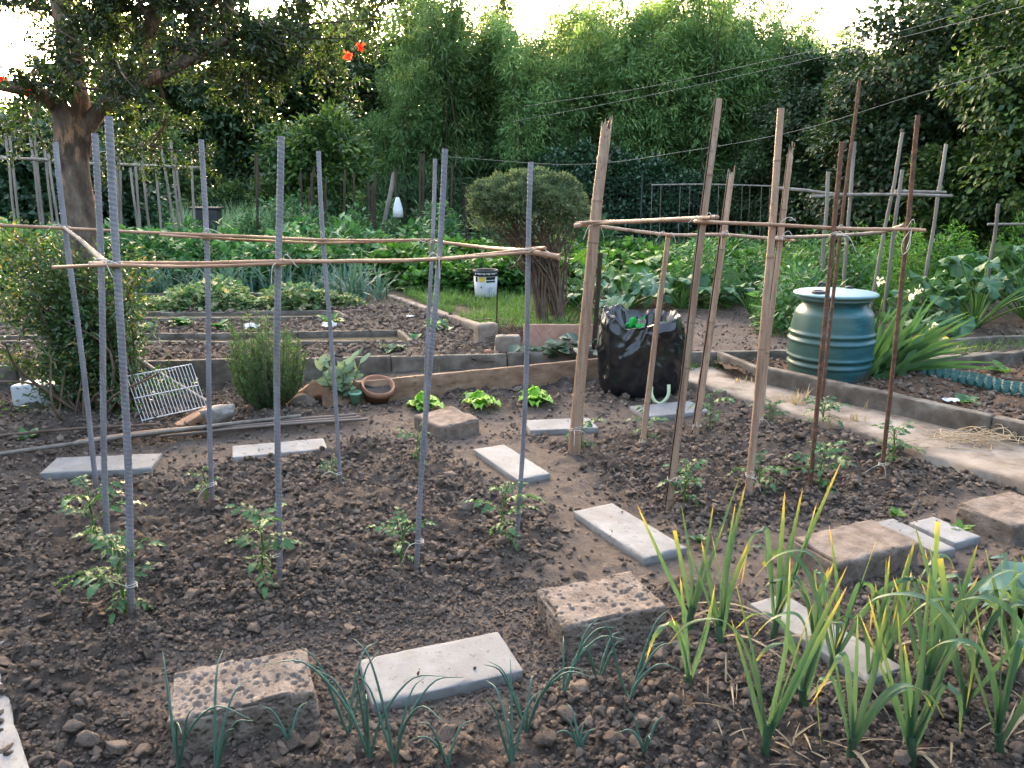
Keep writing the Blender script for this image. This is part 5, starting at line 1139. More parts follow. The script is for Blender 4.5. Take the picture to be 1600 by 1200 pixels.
sage('grey-green sage left of the terracotta pot', 535, 632, 0, 15, .36, 5); sage('pale sage behind the black bag at the left', 958, 530, .16, 14, .38, 6)
# rosemary
g = G(420, 640); root = thing('rosemary_bush', 'upright rosemary bush in front of the long kerb', 'rosemary', g); ml, mw = MB(), MB()
for k in range(100):
    az = rng.uniform(0, 6.28); rr_ = math.sqrt(rng.random())*.31; top = np.array([math.cos(az)*rr_, math.sin(az)*rr_*.8, (.64-.45*rr_**1.3*1.2)*rng.uniform(.55, 1.18)])
    st = g+curve([(top[0]*.25, top[1]*.25, 0), (top[0]*.75, top[1]*.75, top[2]*.35), top], 16); tube(mw, st, np.linspace(.005, .002, 16), 4, .2)
    n = 130; t = rng.uniform(.06, 1, n); b = np.stack([np.interp(t, np.linspace(0, 1, 16), st[:, c]) for c in range(3)], -1); d = rdir(n)*[1, 1, .4]+[0, 0, .75]
    leaves(ml, b, d, rdir(n), rng.uniform(.028, .048, n), .0075, np.clip(.2+.6*t*rng.random()+rng.random(n)*.3, 0, 1))
part('stems', mw, M['twig'], root); part('foliage', ml, M['l_rosemary'], root)
# iris: sword leaves in a fan
g = np.array([2.98, 6.30, .12]); root = thing('iris', 'big iris clump with sword leaves right of the barrel', 'iris', g)
for k in range(58):
    r = rng; az = r.uniform(-.9, 1.1) if k < 46 else r.uniform(0, 6.28); el = math.radians(r.uniform(18, 82)); d = np.array([[math.cos(az)*math.cos(el), -abs(math.sin(az))*math.cos(el)*.5+.12*r.normal(), math.sin(el)]])
    b = np.array([[-.14+.30*r.random(), r.normal()*.10, 0]]); L = r.uniform(.48, .85); mb = MB(); yl = .35+.2*r.random() if r.random() < .82 else .9
    blades(mb, b, d, L, r.uniform(.042, .062), r.uniform(.02, .30), 10, r.uniform(.1, .5), yl, 2.5, 2.4, .12, side=unit(np.cross(d, [0, 1., 0])+r.normal(size=(1, 3))*.25)); link('leaf', mb.mesh('leaf', M['l_iris']), (0, 0, 0), root)
for dx, dy, z in ((.28, .1, .62), (.33, .12, .66), (.05, .2, .72), (.42, 0, .40)):
    mb = MB(); n = 12; leaves(mb, np.array([[dx, dy, z]])+rng.normal(size=(n, 3))*.012, rdir(n), rdir(n), .032, .024, rng.random(n)); link('flower', mb.mesh('flower', M['flower_white']), (0, 0, 0), root)
# squash / courgette plants: big lobed leaves on stalks
def squash_leaf(seed, mat):
    r = np.random.default_rng(seed); k = 30; a = np.linspace(.25, 2*math.pi-.25, k)+math.pi; lob = .72+.28*np.abs(np.sin(a*2.5+1.57))**.8; lob *= 1-.12*r.random(k)
    mb = MB(); rings = [(0, 0)]; V = [np.zeros((1, 3))]; va = [np.full(1, .7)]
    for q, t in enumerate((.3, .65, 1.)):
        rr_ = t*lob; V.append(np.stack([rr_*np.cos(a)+.12, rr_*np.sin(a), .16*t*t*np.sin(a*5+seed)-.20*t*t+.05*r.normal(size=k)*t], -1)); va.append(np.clip(.35+.35*(np.abs(np.sin(a*2.5+1.57)) > .8)*(1-t)+.25*r.random(k), 0, 1))
    v = np.concatenate(V); i = np.arange(k-1); f = [np.stack([i*0, 1+i, 2+i], -1)]
    mb.add(v, f[0], np.concatenate(va))
    base = len(v); mb2 = [np.stack([1+q*k+i, 1+(q+1)*k+i, 2+(q+1)*k+i, 2+q*k+i], -1) for q in range(2)]
    mb.g.append((np.concatenate(mb2), 0)); return mb.mesh('leaf', M[mat])
SQ = [squash_leaf(i, 'l_squash') for i in range(3)]; SQG = [squash_leaf(10+i, 'l_squashg') for i in range(3)]
def squash(label, loc, n, h, sp_, sz, src, seed, group='courgette plants in the middle beds'):
    r = np.random.default_rng(seed); root = thing('courgette_plant', label, 'courgette plant', loc, group)
    for k in range(n):
        az = r.uniform(0, 6.28); R = sp_*math.sqrt(r.random()); z = h*(1-.5*(R/sp_)**2)*r.uniform(.6, 1.05); q = np.array([math.cos(az)*R, math.sin(az)*R, z]); mb = MB()
        o = link('leaf', src[r.integers(3)], tuple(q), root, rot=(r.normal()*.35-.3*math.sin(az)*0+.35, r.normal()*.35, az), sc=sz*r.uniform(.7, 1.15))
        tube(mb, curve([(0, 0, 0), q*[.5, .5, .65], q], 6), .009, 5, .8); link('leaf_stalk', mb.mesh('leaf_stalk', M['l_squashg']), (0, 0, 0), root)
squash('silvery courgette plant behind the shortest bamboo pole', (1.35, 9.3, .16), 22, .5, .55, .17, SQ, 1); squash('silvery courgette plant right behind the thickest bamboo pole', (.85, 9.2, .16), 16, .38, .5, .16, SQ, 2); squash('silvery courgette plant behind the tallest split pole', (2.05, 9.5, .17), 18, .5, .55, .16, SQ, 3)
squash('bright green courgette plant in the row behind the silvery ones', (1.2, 10.4, .2), 22, .62, .6, .17, SQG, 4); squash('bright green courgette plant behind the tallest split pole', (2.2, 10.6, .2), 22, .6, .6, .17, SQG, 5); squash('dark courgette plant left of the barrel', (2.75, 9.0, .17), 14, .5, .4, .13, SQ, 6)
squash('large dark squash plant at the right edge', (4.75, 8.0, .18), 34, .75, .75, .16, SQ, 7, None); squash('second dark squash plant beyond the right edge one', (5.6, 8.5, .18), 26, .85, .7, .16, SQ, 8, None); squash('silvery squash shoots on the soil right of the iris', (4.1, 7.8, .17), 12, .3, .4, .13, SQ, 9, None)
# ------------------------------------------------------------------ row crops farther back
def mound_mesh(name, mat, n, rx, h, L, W, seed, var=(0, .8), flat=.3, low=.0):
    r = np.random.default_rng(seed); mb = MB(); d = rdir(n, r); d[:, 2] = np.abs(d[:, 2]); R = r.random(n)**.35
    p = d*R[:, None]*[rx, rx, h]+[0, 0, low]; p = p*(1+.22*vn(d*2.2+seed, seed))[:, None]
    ld = d*[1, 1, .3]+r.normal(size=(n, 3))*.45; up = d*.6+[0, 0, .8]+r.normal(size=(n, 3))*flat
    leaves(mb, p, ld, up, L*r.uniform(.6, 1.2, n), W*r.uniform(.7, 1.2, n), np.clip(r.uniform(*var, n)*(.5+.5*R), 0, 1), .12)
    return mb.mesh(name, M[mat])
def rows(meshes, spots, name, label, cat, group, sc=(.85, 1.2), z=None):
    for i, (x, y) in enumerate(spots):
        zz = float(base_h(np.array([x]), np.array([y]))[0]) if z is None else z
        tag(link(name, meshes[i % len(meshes)], (x, y, zz-.02), rot=(0, 0, random.uniform(0, 6)), sc=random.uniform(*sc)), label, cat, group)
def rowspots(x0, x1, y, step, jit=.12): 
    return [(x+random.uniform(-jit, jit), y+random.uniform(-jit, jit)) for x in np.arange(x0, x1, step)]
PO = [mound_mesh('foliage', 'l_potato', 900, .42, .58, .13, .085, 20+i) for i in range(3)]
BE = [mound_mesh('foliage', 'l_bean', 800, .40, .50, .13, .10, 30+i) for i in range(3)]
rows(PO, rowspots(-8.5, -2.2, 11.4, .55)+rowspots(-9, -2.0, 12.3, .6)+rowspots(-10, -1.5, 13.2, .65), 'potato_plant', 'leafy dark green potato plant in the rows behind the left leeks', 'potato plant', 'potato rows', (.95, 1.35))
rows(BE, rowspots(-1.6, .6, 11.6, .5)+rowspots(-1.5, .8, 12.4, .55)+rowspots(-1.0, 1.0, 10.9, .5), 'bean_plant', 'bright green bean plant between grass strip and far stakes', 'bean plant', 'bean rows', (.9, 1.25))
rows(BE, rowspots(.6, 4.2, 11.5, .5)+rowspots(.8, 3.4, 12.9, .6), 'pumpkin_plant', 'bright leafy plant behind the courgettes and clipped shrub', 'plant', 'leafy plants behind the courgettes', (.9, 1.15))
TO = [mound_mesh('foliage', 'l_tomato', 900, .36, .95, .11, .06, 40+i, low=.05) for i in range(3)]
rows(TO, rowspots(-6.5, 2.0, 15.2, .75, .3)+rowspots(-5.5, 2.5, 16.4, .9, .3), 'staked_tomato', 'tall tangled tomato plant among dark stakes before the fence', 'tomato plant', 'far tomato rows', (.8, 1.2))
WD = [mound_mesh('foliage', m_, 900, .36, .75, .12, .035, 50+i) for i, m_ in enumerate(('l_bean', 'l_potato', 'l_grass'))]
rows(WD, rowspots(2.5, 5.6, 9.9, .45, .2)+rowspots(2.8, 6.5, 10.8, .5, .25)+rowspots(3, 8, 11.8, .6, .3)+[(2.95, 8.3), (2.85, 7.9)], 'weed_clump', 'feathery green weed clump behind the barrel and iris', 'weeds', 'weeds behind the barrel', (.8, 1.15))
FN = [mound_mesh('foliage', 'l_fennel', 1500, .42, 1.0, .10, .018, 60+i, flat=1.) for i in range(2)]
for l, x, y, s in (('bright feathery green bush right of the rightmost grey cane', 4.75, 9.8, 1.0), ('second bright feathery bush behind the squash', 5.55, 10.1, .95), ('feathery bush at the right edge behind the single cane', 6.6, 10.3, 1.0), ('low bright feathery bush behind the iris flowers', 4.35, 9.1, .6)):
    tag(link('fennel_bush', FN[int(x*10) % 2], (x, y, .2), rot=(0, 0, x), sc=s), l, 'bush')
# yellowing plants in the left bed
PL = [mound_mesh('foliage', 'l_pale', 800, .30, .26, .075, .06, 70+i, var=(-.1, 1.05)) for i in range(3)]
for i, (x, y, s) in enumerate(((-3.95, 9.5, 1.05), (-3.6, 9.65, 1.3), (-3.3, 9.45, .75), (-2.6, 9.5, 1.2), (-2.3, 9.55, .85), (-4.4, 9.5, .6), (-2.85, 9.65, .95), (-2.0, 9.6, .65))):
    tag(link('yellowing_plant', PL[i % 3], (x, y, .15), rot=(0, 0, i*1.1), sc=s), 'low yellowing leafy plant before the far leeks, %s from the left' % ORD[(1, 2, 3, 5, 6, 0, 4, 7)[i]], 'plant', 'yellowing plants in the left bed')
# leek rows (blue-green)
LKF = []
for s in range(3):
    r = np.random.default_rng(90+s); mb = MB(); n = 16; az = r.uniform(0, 6.28, n); el = np.radians(r.uniform(40, 86, n)); d = np.stack([np.cos(az)*np.cos(el), np.sin(az)*np.cos(el), np.sin(el)], -1)
    blades(mb, r.normal(size=(n, 3))*[.05, .05, 0], d, r.uniform(.45, .75, n), r.uniform(.018, .032, n), r.uniform(.05, .6, n), 7, r.uniform(.1, .6, n), r.uniform(.5, .9, n), 3, 2, .3); LKF.append(mb.mesh('foliage', M['l_leekfar']))
rows(LKF, rowspots(-6.5, -1.75, 10.55, .2, .06)+rowspots(-6.5, -2.0, 10.9, .22, .06)+rowspots(-2.35, -1.6, 10.2, .16, .06), 'leek_plant', 'blue-green leek in the rows behind the yellowing plants', 'leek', 'far leek rows', (.85, 1.15), .17)
rows(LKF, rowspots(3.0, 6.0, 13.6, .3, .1), 'onion_plant', 'blue-green onion tuft far behind the barrel frame', 'onion', 'far onion row', (.8, 1.0))
rosette('low bean seedlings at the far left behind the suckers', -2, 455, .2, 60, .3, .2, 'l_bean', 900, 'bean_plant', 'bean plant')
# grass: strip by the bucket, tall grass by the fence, weeds along kerbs
def grass(name, label, poly, n, L, W, mat, zf, bend=(.1, .6), seed=0):
    r = np.random.default_rng(seed); pl = np.array(poly); x = r.uniform(pl[:, 0].min(), pl[:, 0].max(), n); y = r.uniform(pl[:, 1].min(), pl[:, 1].max(), n); ok = inpoly(x, y, poly) & (vn(xy0(x, y, 3), 5) > -.55); x, y = x[ok], y[ok]; n = len(x)
    mb = MB(); az = r.uniform(0, 6.28, n); el = r.uniform(.8, 1.5, n); blades(mb, np.stack([x, y, zf(x, y)], -1), np.stack([np.cos(az)*np.cos(el), np.sin(az)*np.cos(el), np.sin(el)], -1), r.uniform(*L, n), W, r.uniform(*bend, n), 3, r.uniform(0, .5, n), r.uniform(.4, 1, n), 1.5, 1.5, .2)
    tag(link(name, mb.mesh(name, M[mat])), label, 'grass', kind='stuff')
grass('grass', 'short green grass strip round the paint bucket', [(-1.45, 10.5), (-.3, 8.2), (.05, 7.7), (1.2, 8.2), (1.3, 9.6), (.5, 10.6), (-.6, 11.2)], 15000, (.06, .19), .010, 'l_grass', base_h, seed=1)
grass('tall_grass', 'tall seeding grass behind the far left frame', [(-7.6, 15.5), (-4.2, 15.5), (-3.9, 19.5), (-8.5, 19.5)], 7000, (.7, 1.35), .022, 'l_tallgrass', base_h, (.1, .4), 2)
grass('kerb_grass', 'grass and weeds along the far mossy kerb', [(3.4, 6.55), (4.6, 6.95), (6.2, 7.45), (6.2, 7.7), (3.6, 6.9)], 2500, (.06, .2), .009, 'l_grass', lambda x, y: .15+0*x, seed=3)
grass('ground_cover', 'low green ground cover in the far gardens', [(-14, 11), (-1.5, 11), (1, 12), (14, 10), (14, 20), (-14, 20)], 9000, (.1, .4), .03, 'l_potato', base_h, seed=4)
grass('kerb_weeds', 'weeds at the foot of the long kerb', [(-1.6, 6.1), (-.6, 6.3), (-.6, 6.55), (-1.7, 6.4)], 160, (.05, .16), .012, 'l_grass', lambda x, y: 0*x, seed=5)
grass('path_weeds', 'weeds along the low kerb beside the bag', [(1.5, 6.6), (2.1, 6.7), (2.1, 6.8), (1.5, 6.75)], 140, (.04, .14), .008, 'l_grass', lambda x, y: .06+0*x, seed=6)

# ================================================================== shrubs and trees
# clipped shrub with bare stems
g = np.array([.42, 8.5, .15]); root = thing('clipped_shrub', 'clipped round-headed shrub on many bare brown stems', 'shrub', g); mw, ml = MB(), MB()
cc = P(826, 335, 8.5); rad3 = np.array([.60, .50, .43])
for k in range(95):
    th = rng.uniform(0, 6.28); q = math.sqrt(rng.random()); tip = cc+np.array([math.cos(th)*q*.95, math.sin(th)*q*.8, -.25+.35*rng.random()])*rad3
    lean = -.10 if rng.random() < .55 else .10; b = g+np.array([lean+rng.normal()*.025, rng.normal()*.03, 0]); m1 = b+np.array([(tip[0]-b[0])*.28, (tip[1]-b[1])*.28, (tip[2]-b[2])*.5])+rng.normal(size=3)*.025
    tube(mw, curve([b, m1, tip], 9), np.linspace(rng.uniform(.010, .022), .004, 9), 5)
    for z in range(2):
        t = rng.uniform(.45, .95); s = b*(1-t)**2+2*m1*t*(1-t)+tip*t*t; tube(mw, curve([s, s+rng.normal(size=3)*.06+[0, 0, .05], s+rng.normal(size=3)*.13+[0, 0, .14]], 5), np.linspace(.005, .002, 5), 4)
n = 52000; d = rdir(n); d[:, 2] = np.where(d[:, 2] < -.35, -d[:, 2], d[:, 2]); R = 1-.30*rng.random(n)**1.6*(1+.5*(d[:, 2] < .2)); lob = 1+.12*fbm(d*2.6, 3, 91)+.15*vn(d*8, 92)-.10*np.exp(-((d[:, 0]-.05)/.10)**2)*(d[:, 2] > 0)
keep_ = (d[:, 2] > -.02+.2*vn(d*5, 94)) | (rng.random(n) < .10); d, R, lob = d[keep_], R[keep_], lob[keep_]
pp = cc+d*(R*lob)[:, None]*rad3*[1.02, 1, 1.0]
leaves(ml, pp, d+rng.normal(size=d.shape)*.6+[0, 0, .5], rdir(len(d)), rng.uniform(.03, .06, len(d)), .014, np.clip(.25+.55*rng.random(len(d))+.35*vn(d*6, 93), 0, 1))
part('stems', mw, M['twig'], root); part('crown', ml, M['l_shrub'], root)
# dry side branches
mb = MB()
for k in range(9):
    b = g+[.25+rng.normal()*.1, -.1, 0]; e = b+np.array([rng.uniform(.15, .6), rng.normal()*.15, rng.uniform(.3, .75)]); tube(mb, curve([b, (b+e)/2+rng.normal(size=3)*.06, e], 8), np.linspace(.009, .003, 8), 5)
part('dead_branch', mb, M['twig'], root)

# --- pomegranate tree
YT = 5.9
root = thing('pomegranate_tree', 'pomegranate tree with flaking trunk and red flowers at the upper left', 'tree', (P(140, 610, YT)[0], YT, .0))
TR = [P(150, 640, YT), P(142, 560, YT), P(132, 420, YT), P(120, 300, YT), P(113, 215, YT), P(112, 150, YT), P(111, 100, YT)]
path = curve(TR, 46); wpx = np.interp(np.linspace(0, 1, 46), [0, .25, .5, .68, .8, .9, 1], [31, 26, 22, 21.5, 25, 20, 8])*6.1/FPX
mw = MB(); K = 22; T, N, B = frames(path); a = np.arange(K)*2*math.pi/K
ring = np.stack([np.cos(a), np.sin(a)], -1); rr = wpx[:, None]*(1+.07*np.sin(a*3+1)[None]+.10*fbm(np.stack([np.broadcast_to(np.cos(a)*1.5, (46, K)), np.broadcast_to(np.sin(a)*1.5, (46, K)), np.broadcast_to(path[:, 2:3]*2.2, (46, K))], -1), 4, 7))
V = path[:, None]+rr[..., None]*(np.cos(a)[None, :, None]*N[:, None]+np.sin(a)[None, :, None]*B[:, None]); i, j = np.meshgrid(np.arange(45), np.arange(K), indexing='ij'); j2 = (j+1) % K
mw.add(V, np.stack([i*K+j, i*K+j2, (i+1)*K+j2, (i+1)*K+j], -1).reshape(-1, 4)); part('trunk', mw, M['bark'], root)
mw, ml, mf = MB(), MB(), MB()
def limb(pts, r0, r1, n=24):
    p = curve(pts, n); p = p+(.02*fbm(p*3, 2, 3))[:, None]*np.array([1, .5, .6]); tube(mw, p, np.linspace(r0, r1, n), 10); return p
def sub(p0, d, L, r, depth, leafy=1.):
    k = 7; pts_ = [p0]; dd = unit(d)
    for q in range(k-1): dd = unit(dd+rng.normal(size=3)*.20); pts_.append(pts_[-1]+dd*L/(k-1))
    pts_ = np.array(pts_); tube(mw, pts_, np.linspace(r, r*.4, k), 5, cap=False)
    if depth:
        for q in range(4): sub(pts_[rng.integers(2, k)], dd+rng.normal(size=3)*.8, L*.62, r*.5, depth-1, leafy)
    else:
        n = int(64*leafy); t = rng.random(n); b = np.stack([np.interp(t, np.linspace(0, 1, k), pts_[:, c]) for c in range(3)], -1)+rng.normal(size=(n, 3))*.022
        leaves(ml, b, rdir(n)+dd*.7, rdir(n)+[0, 0, .5], rng.uniform(.028, .052, n), rng.uniform(.012, .019, n), np.clip(rng.random(n)*.8+.1*rng.normal(), 0, 1))
L1 = limb([P(113, 225, YT), P(111, 135, YT), P(112, 70, YT-.05), P(98, 0, YT-.1), P(80, -130, YT-.1), P(90, -260, YT)], .11, .05)
L2 = limb([P(120, 245, YT+.02), P(140, 190, YT-.03), P(185, 148, YT-.1), P(250, 118, YT-.25), P(320, 80, YT-.35), P(375, 52, YT-.4), P(430, 28, YT-.45)], .066, .014)
L3 = limb([P(110, 235, YT), P(96, 185, YT), P(68, 150, YT-.15), P(20, 135, YT-.3), P(-60, 115, YT-.4), P(-160, 60, YT-.4)], .06, .03)
L4 = limb([P(190, 145, YT-.12), P(215, 95, YT-.05), P(238, 20, YT+.1), P(260, -90, YT+.2), P(250, -240, YT+.2)], .075, .03)
L6 = limb([P(290, 98, YT-.3), P(310, 40, YT-.2), P(340, -10, YT-.1), P(360, -70, YT)], .04, .015)
for Lp, n, lf, up in ((L1, 4, .8, .6), (L2, 15, 1.3, .6), (L3, 3, .7, .2), (L4, 14, 1.35, .35), (L6, 9, 1.2, .4)):
    for k in range(n):
        q = Lp[rng.integers(7 if Lp is not L3 else 5, len(Lp)-(5 if Lp is L2 else 0))]; d = rng.normal(size=3)*[1, .8, .8]+[0, -.1, up]; sub(q, d, rng.uniform(.45, .75), .014, 2, lf)
part('limb', mw, M['bark'], root); part('crown', ml, M['l_pome'], root)
for px, py, Y in ((563, 73, 5.2), (543, 86, 5.2), (2, 121, 5.4), (42, 143, 5.5)):
    c = P(px, py, Y); mb = MB(); n = 16; leaves(mb, c+rng.normal(size=(n, 3))*.006, rdir(n)+[0, 0, -.2], rdir(n), .032, .028, rng.random(n)); part('flower', mb, M['flower_red'], root)
mw2, ml = MB(), MB()
for px, py in ((545, 60), (590, 30), (500, 45), (470, 60), (430, 115), (400, 100), (360, 125), (440, 85)):
    e = P(px, py, 5.25); b = L2[rng.integers(14, 24)]; tube(mw2, curve([b, (b+e)/2+rng.normal(size=3)*.05, e], 8), np.linspace(.008, .003, 8), 4); n = 60; t = rng.uniform(.4, 1.05, n)[:, None]
    leaves(ml, b+(e-b)*t+rng.normal(size=(n, 3))*.045, rdir(n), rdir(n)+[0, 0, .5], .05, .018, rng.uniform(.3, 1, n))
part('twig', mw2, M['darkbark'], root); tag(part('spray', ml, M['l_pome'], root), kind='stuff')

# --- suckers round the trunk
g = G(150, 655); root = thing('pomegranate_suckers', 'leafy pomegranate suckers with orange tips round the tree foot', 'bush', g); mw, ml = MB(), MB()
sp_ = []
for k in range(170):
    u = rng.random(); 
    if k < 95: px, py = rng.normal(138, 52), rng.uniform(390, 640)
    elif k < 140: px, py = rng.uniform(-30, 110), rng.uniform(345, 480)
    else: px, py = rng.uniform(-10, 190), rng.uniform(540, 665)
    Y = rng.uniform(5.35, 6.15); tip = P(px, py, Y); b = np.array([g[0]+rng.normal()*.14, g[1]+.15+rng.normal()*.10, 0]); m_ = b+(tip-b)*[.35, .4, .6]+rng.normal(size=3)*.05
    st = curve([b, m_, tip], 12); tube(mw, st, np.linspace(rng.uniform(.004, .010), .002, 12), 4, cap=False)
    n = 130; t = 1-rng.random(n)**1.2*.75; q = np.stack([np.interp(t, np.linspace(0, 1, 12), st[:, c]) for c in range(3)], -1)+rng.normal(size=(n, 3))*.05; out = q-np.array([g[0], g[1]+.2, .7])
    fresh = (t > .86) & (rng.random(n) < .22)
    leaves(ml, q, rdir(n)+unit(out)*.6+[0, 0, .2], rdir(n)*.8+unit(out)*.5+[0, 0, .6], rng.uniform(.034, .062, n), rng.uniform(.014, .022, n), np.where(fresh, rng.uniform(.7, 1, n), rng.random(n)*.65))
part('stems', mw, M['twig'], root); part('foliage', ml, M['l_sucker'], root)
b0 = g
for k in range(14):
    mb = MB(); b = np.array([g[0]+rng.normal()*.12, g[1]+.05+rng.normal()*.1, .0]); e = b+np.array([rng.normal()*.35, -.1+rng.normal()*.2, rng.uniform(.25, .75)]); tube(mb, curve([b, (b+e)/2+rng.normal(size=3)*.07, e], 9), np.linspace(.013, .006, 9), 5); part('bare_stem', mb, M['twig'], root)

# --- leafy crowns made of clumps
def crown_mesh(seed, blobs, per, L, W, mat, clump=.28, nc=60, var=(0, .7), out=.6, hang=0.):
    """blobs: (cx, cy, cz, rx, ry, rz); leaf clumps fill each blob's outer half, unevenly"""
    r = np.random.default_rng(seed); mb = MB()
    for (cx, cy, cz, rx, ry, rz) in blobs:
        k = max(4, int(nc*rx*rz)); d = rdir(k, r); R = .45+.6*r.random(k)**.6; c = np.array([cx, cy, cz])+d*R[:, None]*[rx, ry, rz]
        cr = clump*r.uniform(.6, 1.4, k); vo = r.uniform(-.2, .25, k)
        idx = np.repeat(np.arange(k), per); n = len(idx); o = rdir(n, r)*(r.random(n)**.5)[:, None]; p = c[idx]+o*cr[idx][:, None]*[1.15, 1.15, .8]
        ld = o*.6+d[idx]*out+r.normal(size=(n, 3))*.5-np.array([0, 0, hang]); up = d[idx]*.5+o*.4+np.array([0, 0, .7])+r.normal(size=(n, 3))*.35
        leaves(mb, p, ld, up, L*r.uniform(.6, 1.25, n), W*r.uniform(.7, 1.2, n), np.clip(r.uniform(*var, n)+vo[idx], 0, 1), .15)
    return mb.mesh('crown', M[mat])
def tree(label, loc, cm, trunk, r0, name='tree', cat='tree', group=None, tm='darkbark', sc=1., rz=0.):
    root = thing(name, label, cat, loc, group); root.rotation_euler = (0, 0, rz); root.scale = (sc, sc, sc)
    link('crown', cm, (0, 0, 0), root)
    for t in trunk:
        mb = MB(); tube(mb, curve(t, 14), np.linspace(r0, r0*.35, 14), 8); link('trunk', mb.mesh('trunk', M[tm]), (0, 0, 0), root)
    return root
def pz(px, py, Y): q = P(px, py, Y); return q[0], q[2]
# dark spreading tree left of the middle (the low sun is behind it)
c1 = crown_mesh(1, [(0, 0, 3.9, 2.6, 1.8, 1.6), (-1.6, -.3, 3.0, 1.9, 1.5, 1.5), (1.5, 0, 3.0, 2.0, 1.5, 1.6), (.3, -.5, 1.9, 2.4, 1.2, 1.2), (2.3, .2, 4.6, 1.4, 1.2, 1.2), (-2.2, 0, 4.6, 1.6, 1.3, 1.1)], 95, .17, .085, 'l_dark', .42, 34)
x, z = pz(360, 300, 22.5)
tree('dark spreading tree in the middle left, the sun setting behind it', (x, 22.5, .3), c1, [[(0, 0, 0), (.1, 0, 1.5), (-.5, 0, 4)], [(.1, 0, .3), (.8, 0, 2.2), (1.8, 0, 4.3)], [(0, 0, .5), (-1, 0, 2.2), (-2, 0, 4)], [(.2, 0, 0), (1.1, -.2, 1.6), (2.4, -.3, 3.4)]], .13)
c2 = crown_mesh(2, [(0, 0, 4.6, 1.9, 1.6, 2.0), (-.9, 0, 3.2, 1.7, 1.4, 1.8), (.8, 0, 3.4, 1.6, 1.4, 2.0)], 85, .17, .09, 'l_olive', .4, 34)
x, z = pz(610, 200, 26.5); tree('tall olive-toned tree left of the bamboo', (x, 26.5, .3), c2, [[(0, 0, 0), (.1, 0, 2.5), (0, 0, 5)]], .2, sc=1.14)
x, z = pz(520, 200, 27); tree('second olive-toned tree behind the dark one', (x-.2, 27, .3), c2, [[(0, 0, 0), (.1, 0, 2.5), (0, 0, 5)]], .2, sc=.8, rz=2.)
x, z = pz(235, 200, 25); tree('dark tree behind the pomegranate, left of the lamp', (x, 25, .3), c1, [[(0, 0, 0), (.1, 0, 2), (0, 0, 4)]], .16, sc=.55, rz=1.3)
c3 = crown_mesh(3, [(0, 0, 1.6, .95, .8, .95), (-.5, 0, 2.1, .6, .6, .6), (.5, 0, 2.2, .6, .6, .6)], 70, .16, .085, 'l_right', .3, 60, (.3, 1))
x, z = pz(495, 250, 18); tree('young bright green tree behind the thin back rod', (x, 18, .3), c3, [[(0, 0, 0), (0, 0, 2)]], .05, 'young_tree')
x, z = pz(345, 250, 18.6); tree('low rounded green shrub by the far fence at the left', (x, 18.6, .3), c3, [[(0, 0, 0), (0, 0, 1)]], .04, 'shrub', 'shrub', sc=.48, rz=1.); x, z = pz(410, 250, 18.6); tree('low rounded green shrub by the fence beside the young tree', (x, 18.6, .3), c3, [[(0, 0, 0), (0, 0, 1)]], .04, 'shrub', 'shrub', sc=.52, rz=2.)
# ivy hedge at the far left, ivy mound by the fence
c4 = crown_mesh(4, [(0, 0, 1.0, 1.6, .7, 1.1), (-1.2, 0, 1.2, 1.5, .7, 1.3), (1.0, 0, .9, 1.2, .7, 1.0)], 110, .11, .09, 'l_ivy', .3, 60)
x, z = pz(30, 300, 15.3); tree('dark ivy-covered hedge at the far left', (x, 15.3, .25), c4, [[(0, .4, 0), (0, .4, 1.6)]], .1, 'ivy_hedge', 'hedge', sc=1.15); tree('dark ivy-covered hedge beyond the left edge', (x-2.6, 15.6, .25), c4, [[(0, .4, 0), (0, .4, 1.6)]], .1, 'ivy_hedge', 'hedge', sc=1.25, rz=.2)
x, z = pz(985, 300, 20.6); tree('ivy-covered mound behind the fence, right of the clipped shrub', (x, 20.8, .25), c4, [[(0, .4, 0), (0, .4, 1.6)]], .1, 'ivy_mound', 'hedge', sc=.95, rz=.1)
x, z = pz(170, 280, 17); tree('bright green bush glimpsed right of the trunk', (x, 19, .25), c3, [[(0, 0, 0), (0, 0, 1)]], .05, 'shrub', 'shrub', sc=.9)
x, z = pz(60, 190, 19); tree('bright green bush above the ivy hedge', (x, 18.5, .25), c3, [[(0, 0, 0), (0, 0, 1)]], .05, 'shrub', 'shrub', sc=1.15)
# right-hand trees
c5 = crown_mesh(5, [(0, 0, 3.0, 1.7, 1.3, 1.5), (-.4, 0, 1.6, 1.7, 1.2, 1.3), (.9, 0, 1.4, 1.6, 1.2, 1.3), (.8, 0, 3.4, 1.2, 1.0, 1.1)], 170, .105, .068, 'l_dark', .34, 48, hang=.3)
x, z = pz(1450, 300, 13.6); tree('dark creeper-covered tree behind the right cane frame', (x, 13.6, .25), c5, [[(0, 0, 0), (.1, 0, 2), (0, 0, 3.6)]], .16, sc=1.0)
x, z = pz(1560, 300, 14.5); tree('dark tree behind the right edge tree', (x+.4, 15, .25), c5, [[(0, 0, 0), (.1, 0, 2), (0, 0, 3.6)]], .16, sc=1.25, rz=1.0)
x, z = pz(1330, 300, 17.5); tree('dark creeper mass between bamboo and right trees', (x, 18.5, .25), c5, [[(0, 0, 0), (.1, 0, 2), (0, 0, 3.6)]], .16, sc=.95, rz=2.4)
c6 = crown_mesh(6, [(0, 0, 3.2, 1.3, 1.0, 1.3), (.3, 0, 1.7, 1.3, 1.0, 1.2), (.6, 0, 4.4, 1.1, .9, .9)], 125, .105, .065, 'l_right', .30, 70, (.1, .95), hang=.4)
x, z = pz(1590, 300, 10.8); tree('lighter leafy tree at the right edge', (x+.45, 11.0, .2), c6, [[(0, 0, 0), (.1, 0, 2), (.1, 0, 4)]], .12, sc=.95)
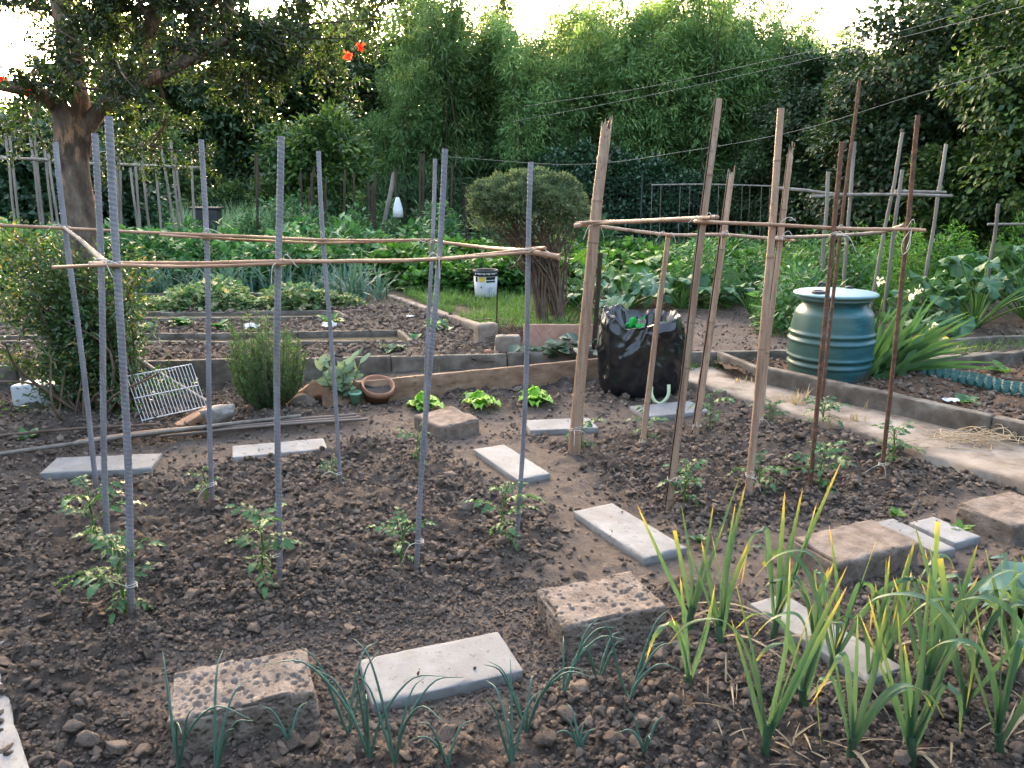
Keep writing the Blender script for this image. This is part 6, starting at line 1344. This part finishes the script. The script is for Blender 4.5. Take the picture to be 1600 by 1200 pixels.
x, z = pz(1530, 400, 11.5); tree('green bush under the right edge tree', (x, 12, .2), c3, [[(0, 0, 0), (0, 0, 1)]], .05, 'shrub', 'shrub', sc=.75)

# --- woodland beyond, a dark mass between stems; unseen foliage ring added to block low sky light
r_ = np.random.default_rng(44)
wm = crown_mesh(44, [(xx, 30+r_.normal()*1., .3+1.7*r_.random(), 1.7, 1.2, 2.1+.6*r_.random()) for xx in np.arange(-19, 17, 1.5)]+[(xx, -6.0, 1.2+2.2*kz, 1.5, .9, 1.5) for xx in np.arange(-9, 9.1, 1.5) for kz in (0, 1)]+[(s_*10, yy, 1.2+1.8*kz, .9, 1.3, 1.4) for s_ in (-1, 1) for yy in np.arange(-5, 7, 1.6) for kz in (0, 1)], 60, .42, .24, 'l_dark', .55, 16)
tag(link('woodland_and_screen', wm, (0, 0, 0)), 'dark undergrowth beyond the bamboo and trees, plus unseen foliage added around to block low sky light', 'woodland_and_screen', kind='stuff')
# --- bamboo clumps
def bamboo_clump(seed, H, n=30, spray=520, per=34):
    r = np.random.default_rng(seed); mw, ml = MB(), MB(); P0, D0, VV = [], [], []
    for k in range(n):
        b = np.array([r.normal()*.55, r.normal()*.5, 0]); h = H*r.uniform(.65, 1.08); az = r.uniform(0, 6.28); ln = r.uniform(.3, 1.0)*h*.22; o = np.array([math.cos(az), math.sin(az), 0])*ln
        st = curve([b, b+o*.15+[0, 0, h*.4], b+o*.5+[0, 0, h*.78], b+o*1.15+[0, 0, h]], 18); tube(mw, st, np.linspace(.020, .005, 18), 5, cap=False)
        t = .04+.96*r.random(int(spray/n*1.6))**.85; q = np.stack([np.interp(t, np.linspace(0, 1, 18), st[:, c]) for c in range(3)], -1); a2 = r.uniform(0, 6.28, len(t)); ext = r.uniform(.1, .65, len(t))*(1.15-t*.75)
        q2 = q+np.stack([np.cos(a2)*ext, np.sin(a2)*ext, .15*ext+r.normal(size=len(t))*.05], -1); P0.append(q2); D0.append(np.stack([np.cos(a2), np.sin(a2), a2*0], -1)); VV.append(t)
    P0, D0, VV = np.concatenate(P0), np.concatenate(D0), np.concatenate(VV); idx = np.repeat(np.arange(len(P0)), per); m = len(idx)
    p = P0[idx]+r.normal(size=(m, 3))*[.15, .15, .12]; d = D0[idx]*.7+r.normal(size=(m, 3))*.55+[0, 0, -.35]
    leaves(ml, p, d, [0, 0, 1.]+r.normal(size=(m, 3))*.5, r.uniform(.14, .28, m), r.uniform(.026, .044, m), np.clip(.15+.5*r.random(m)+.25*r.normal(size=len(P0))[idx]*.6+.18*(VV[idx]-.5), 0, 1), .1)
    return mw.mesh('culms', M['darkbark']), ml.mesh('foliage', M['l_bamboo'])
BC = [bamboo_clump(70+i, 6.6) for i in range(4)]
def clump(label, px, Y, sc, k, rz):
    x = P(px, 300, Y)[0]; root = thing('bamboo_clump', label, 'bamboo', (x, Y, .28), 'bamboo grove'); root.rotation_euler = (0, 0, rz); root.scale = (sc, sc, sc)
    link('culms', BC[k][0], (0, 0, 0), root); link('foliage', BC[k][1], (0, 0, 0), root)
for i, (px, top) in enumerate(((655, 120), (705, 5), (765, 60), (825, 70), (885, 75), (945, 20), (1005, 45), (1065, -5), (1125, 30), (1185, 70), (1245, 85), (1300, 110), (600, 190))):
    Y = 22.2+(i % 3)*.7; sc = (P(px, top, Y)[2]-.3)/6.2
    clump('feathery bamboo clump in the front of the grove, %s from the left' % ORD[(1, 2, 3, 4, 5, 6, 7, 8, 9, 10, 11, 12, 0)[i]], px, Y, sc, i % 4, i*1.7)
for i, (px, top) in enumerate(((690, 30), (760, 40), (850, 40), (930, 25), (1010, 20), (1090, 5), (1160, 45), (1230, 75), (1310, 70), (1380, 90))):
    Y = 25.2+(i % 2)*.8; sc = (P(px, top, Y)[2]-.3)/6.3
    clump('bamboo top rising at the rear of the grove, %s from the left' % ORD[i], px, Y, sc, (i+2) % 4, i*2.3+.5)
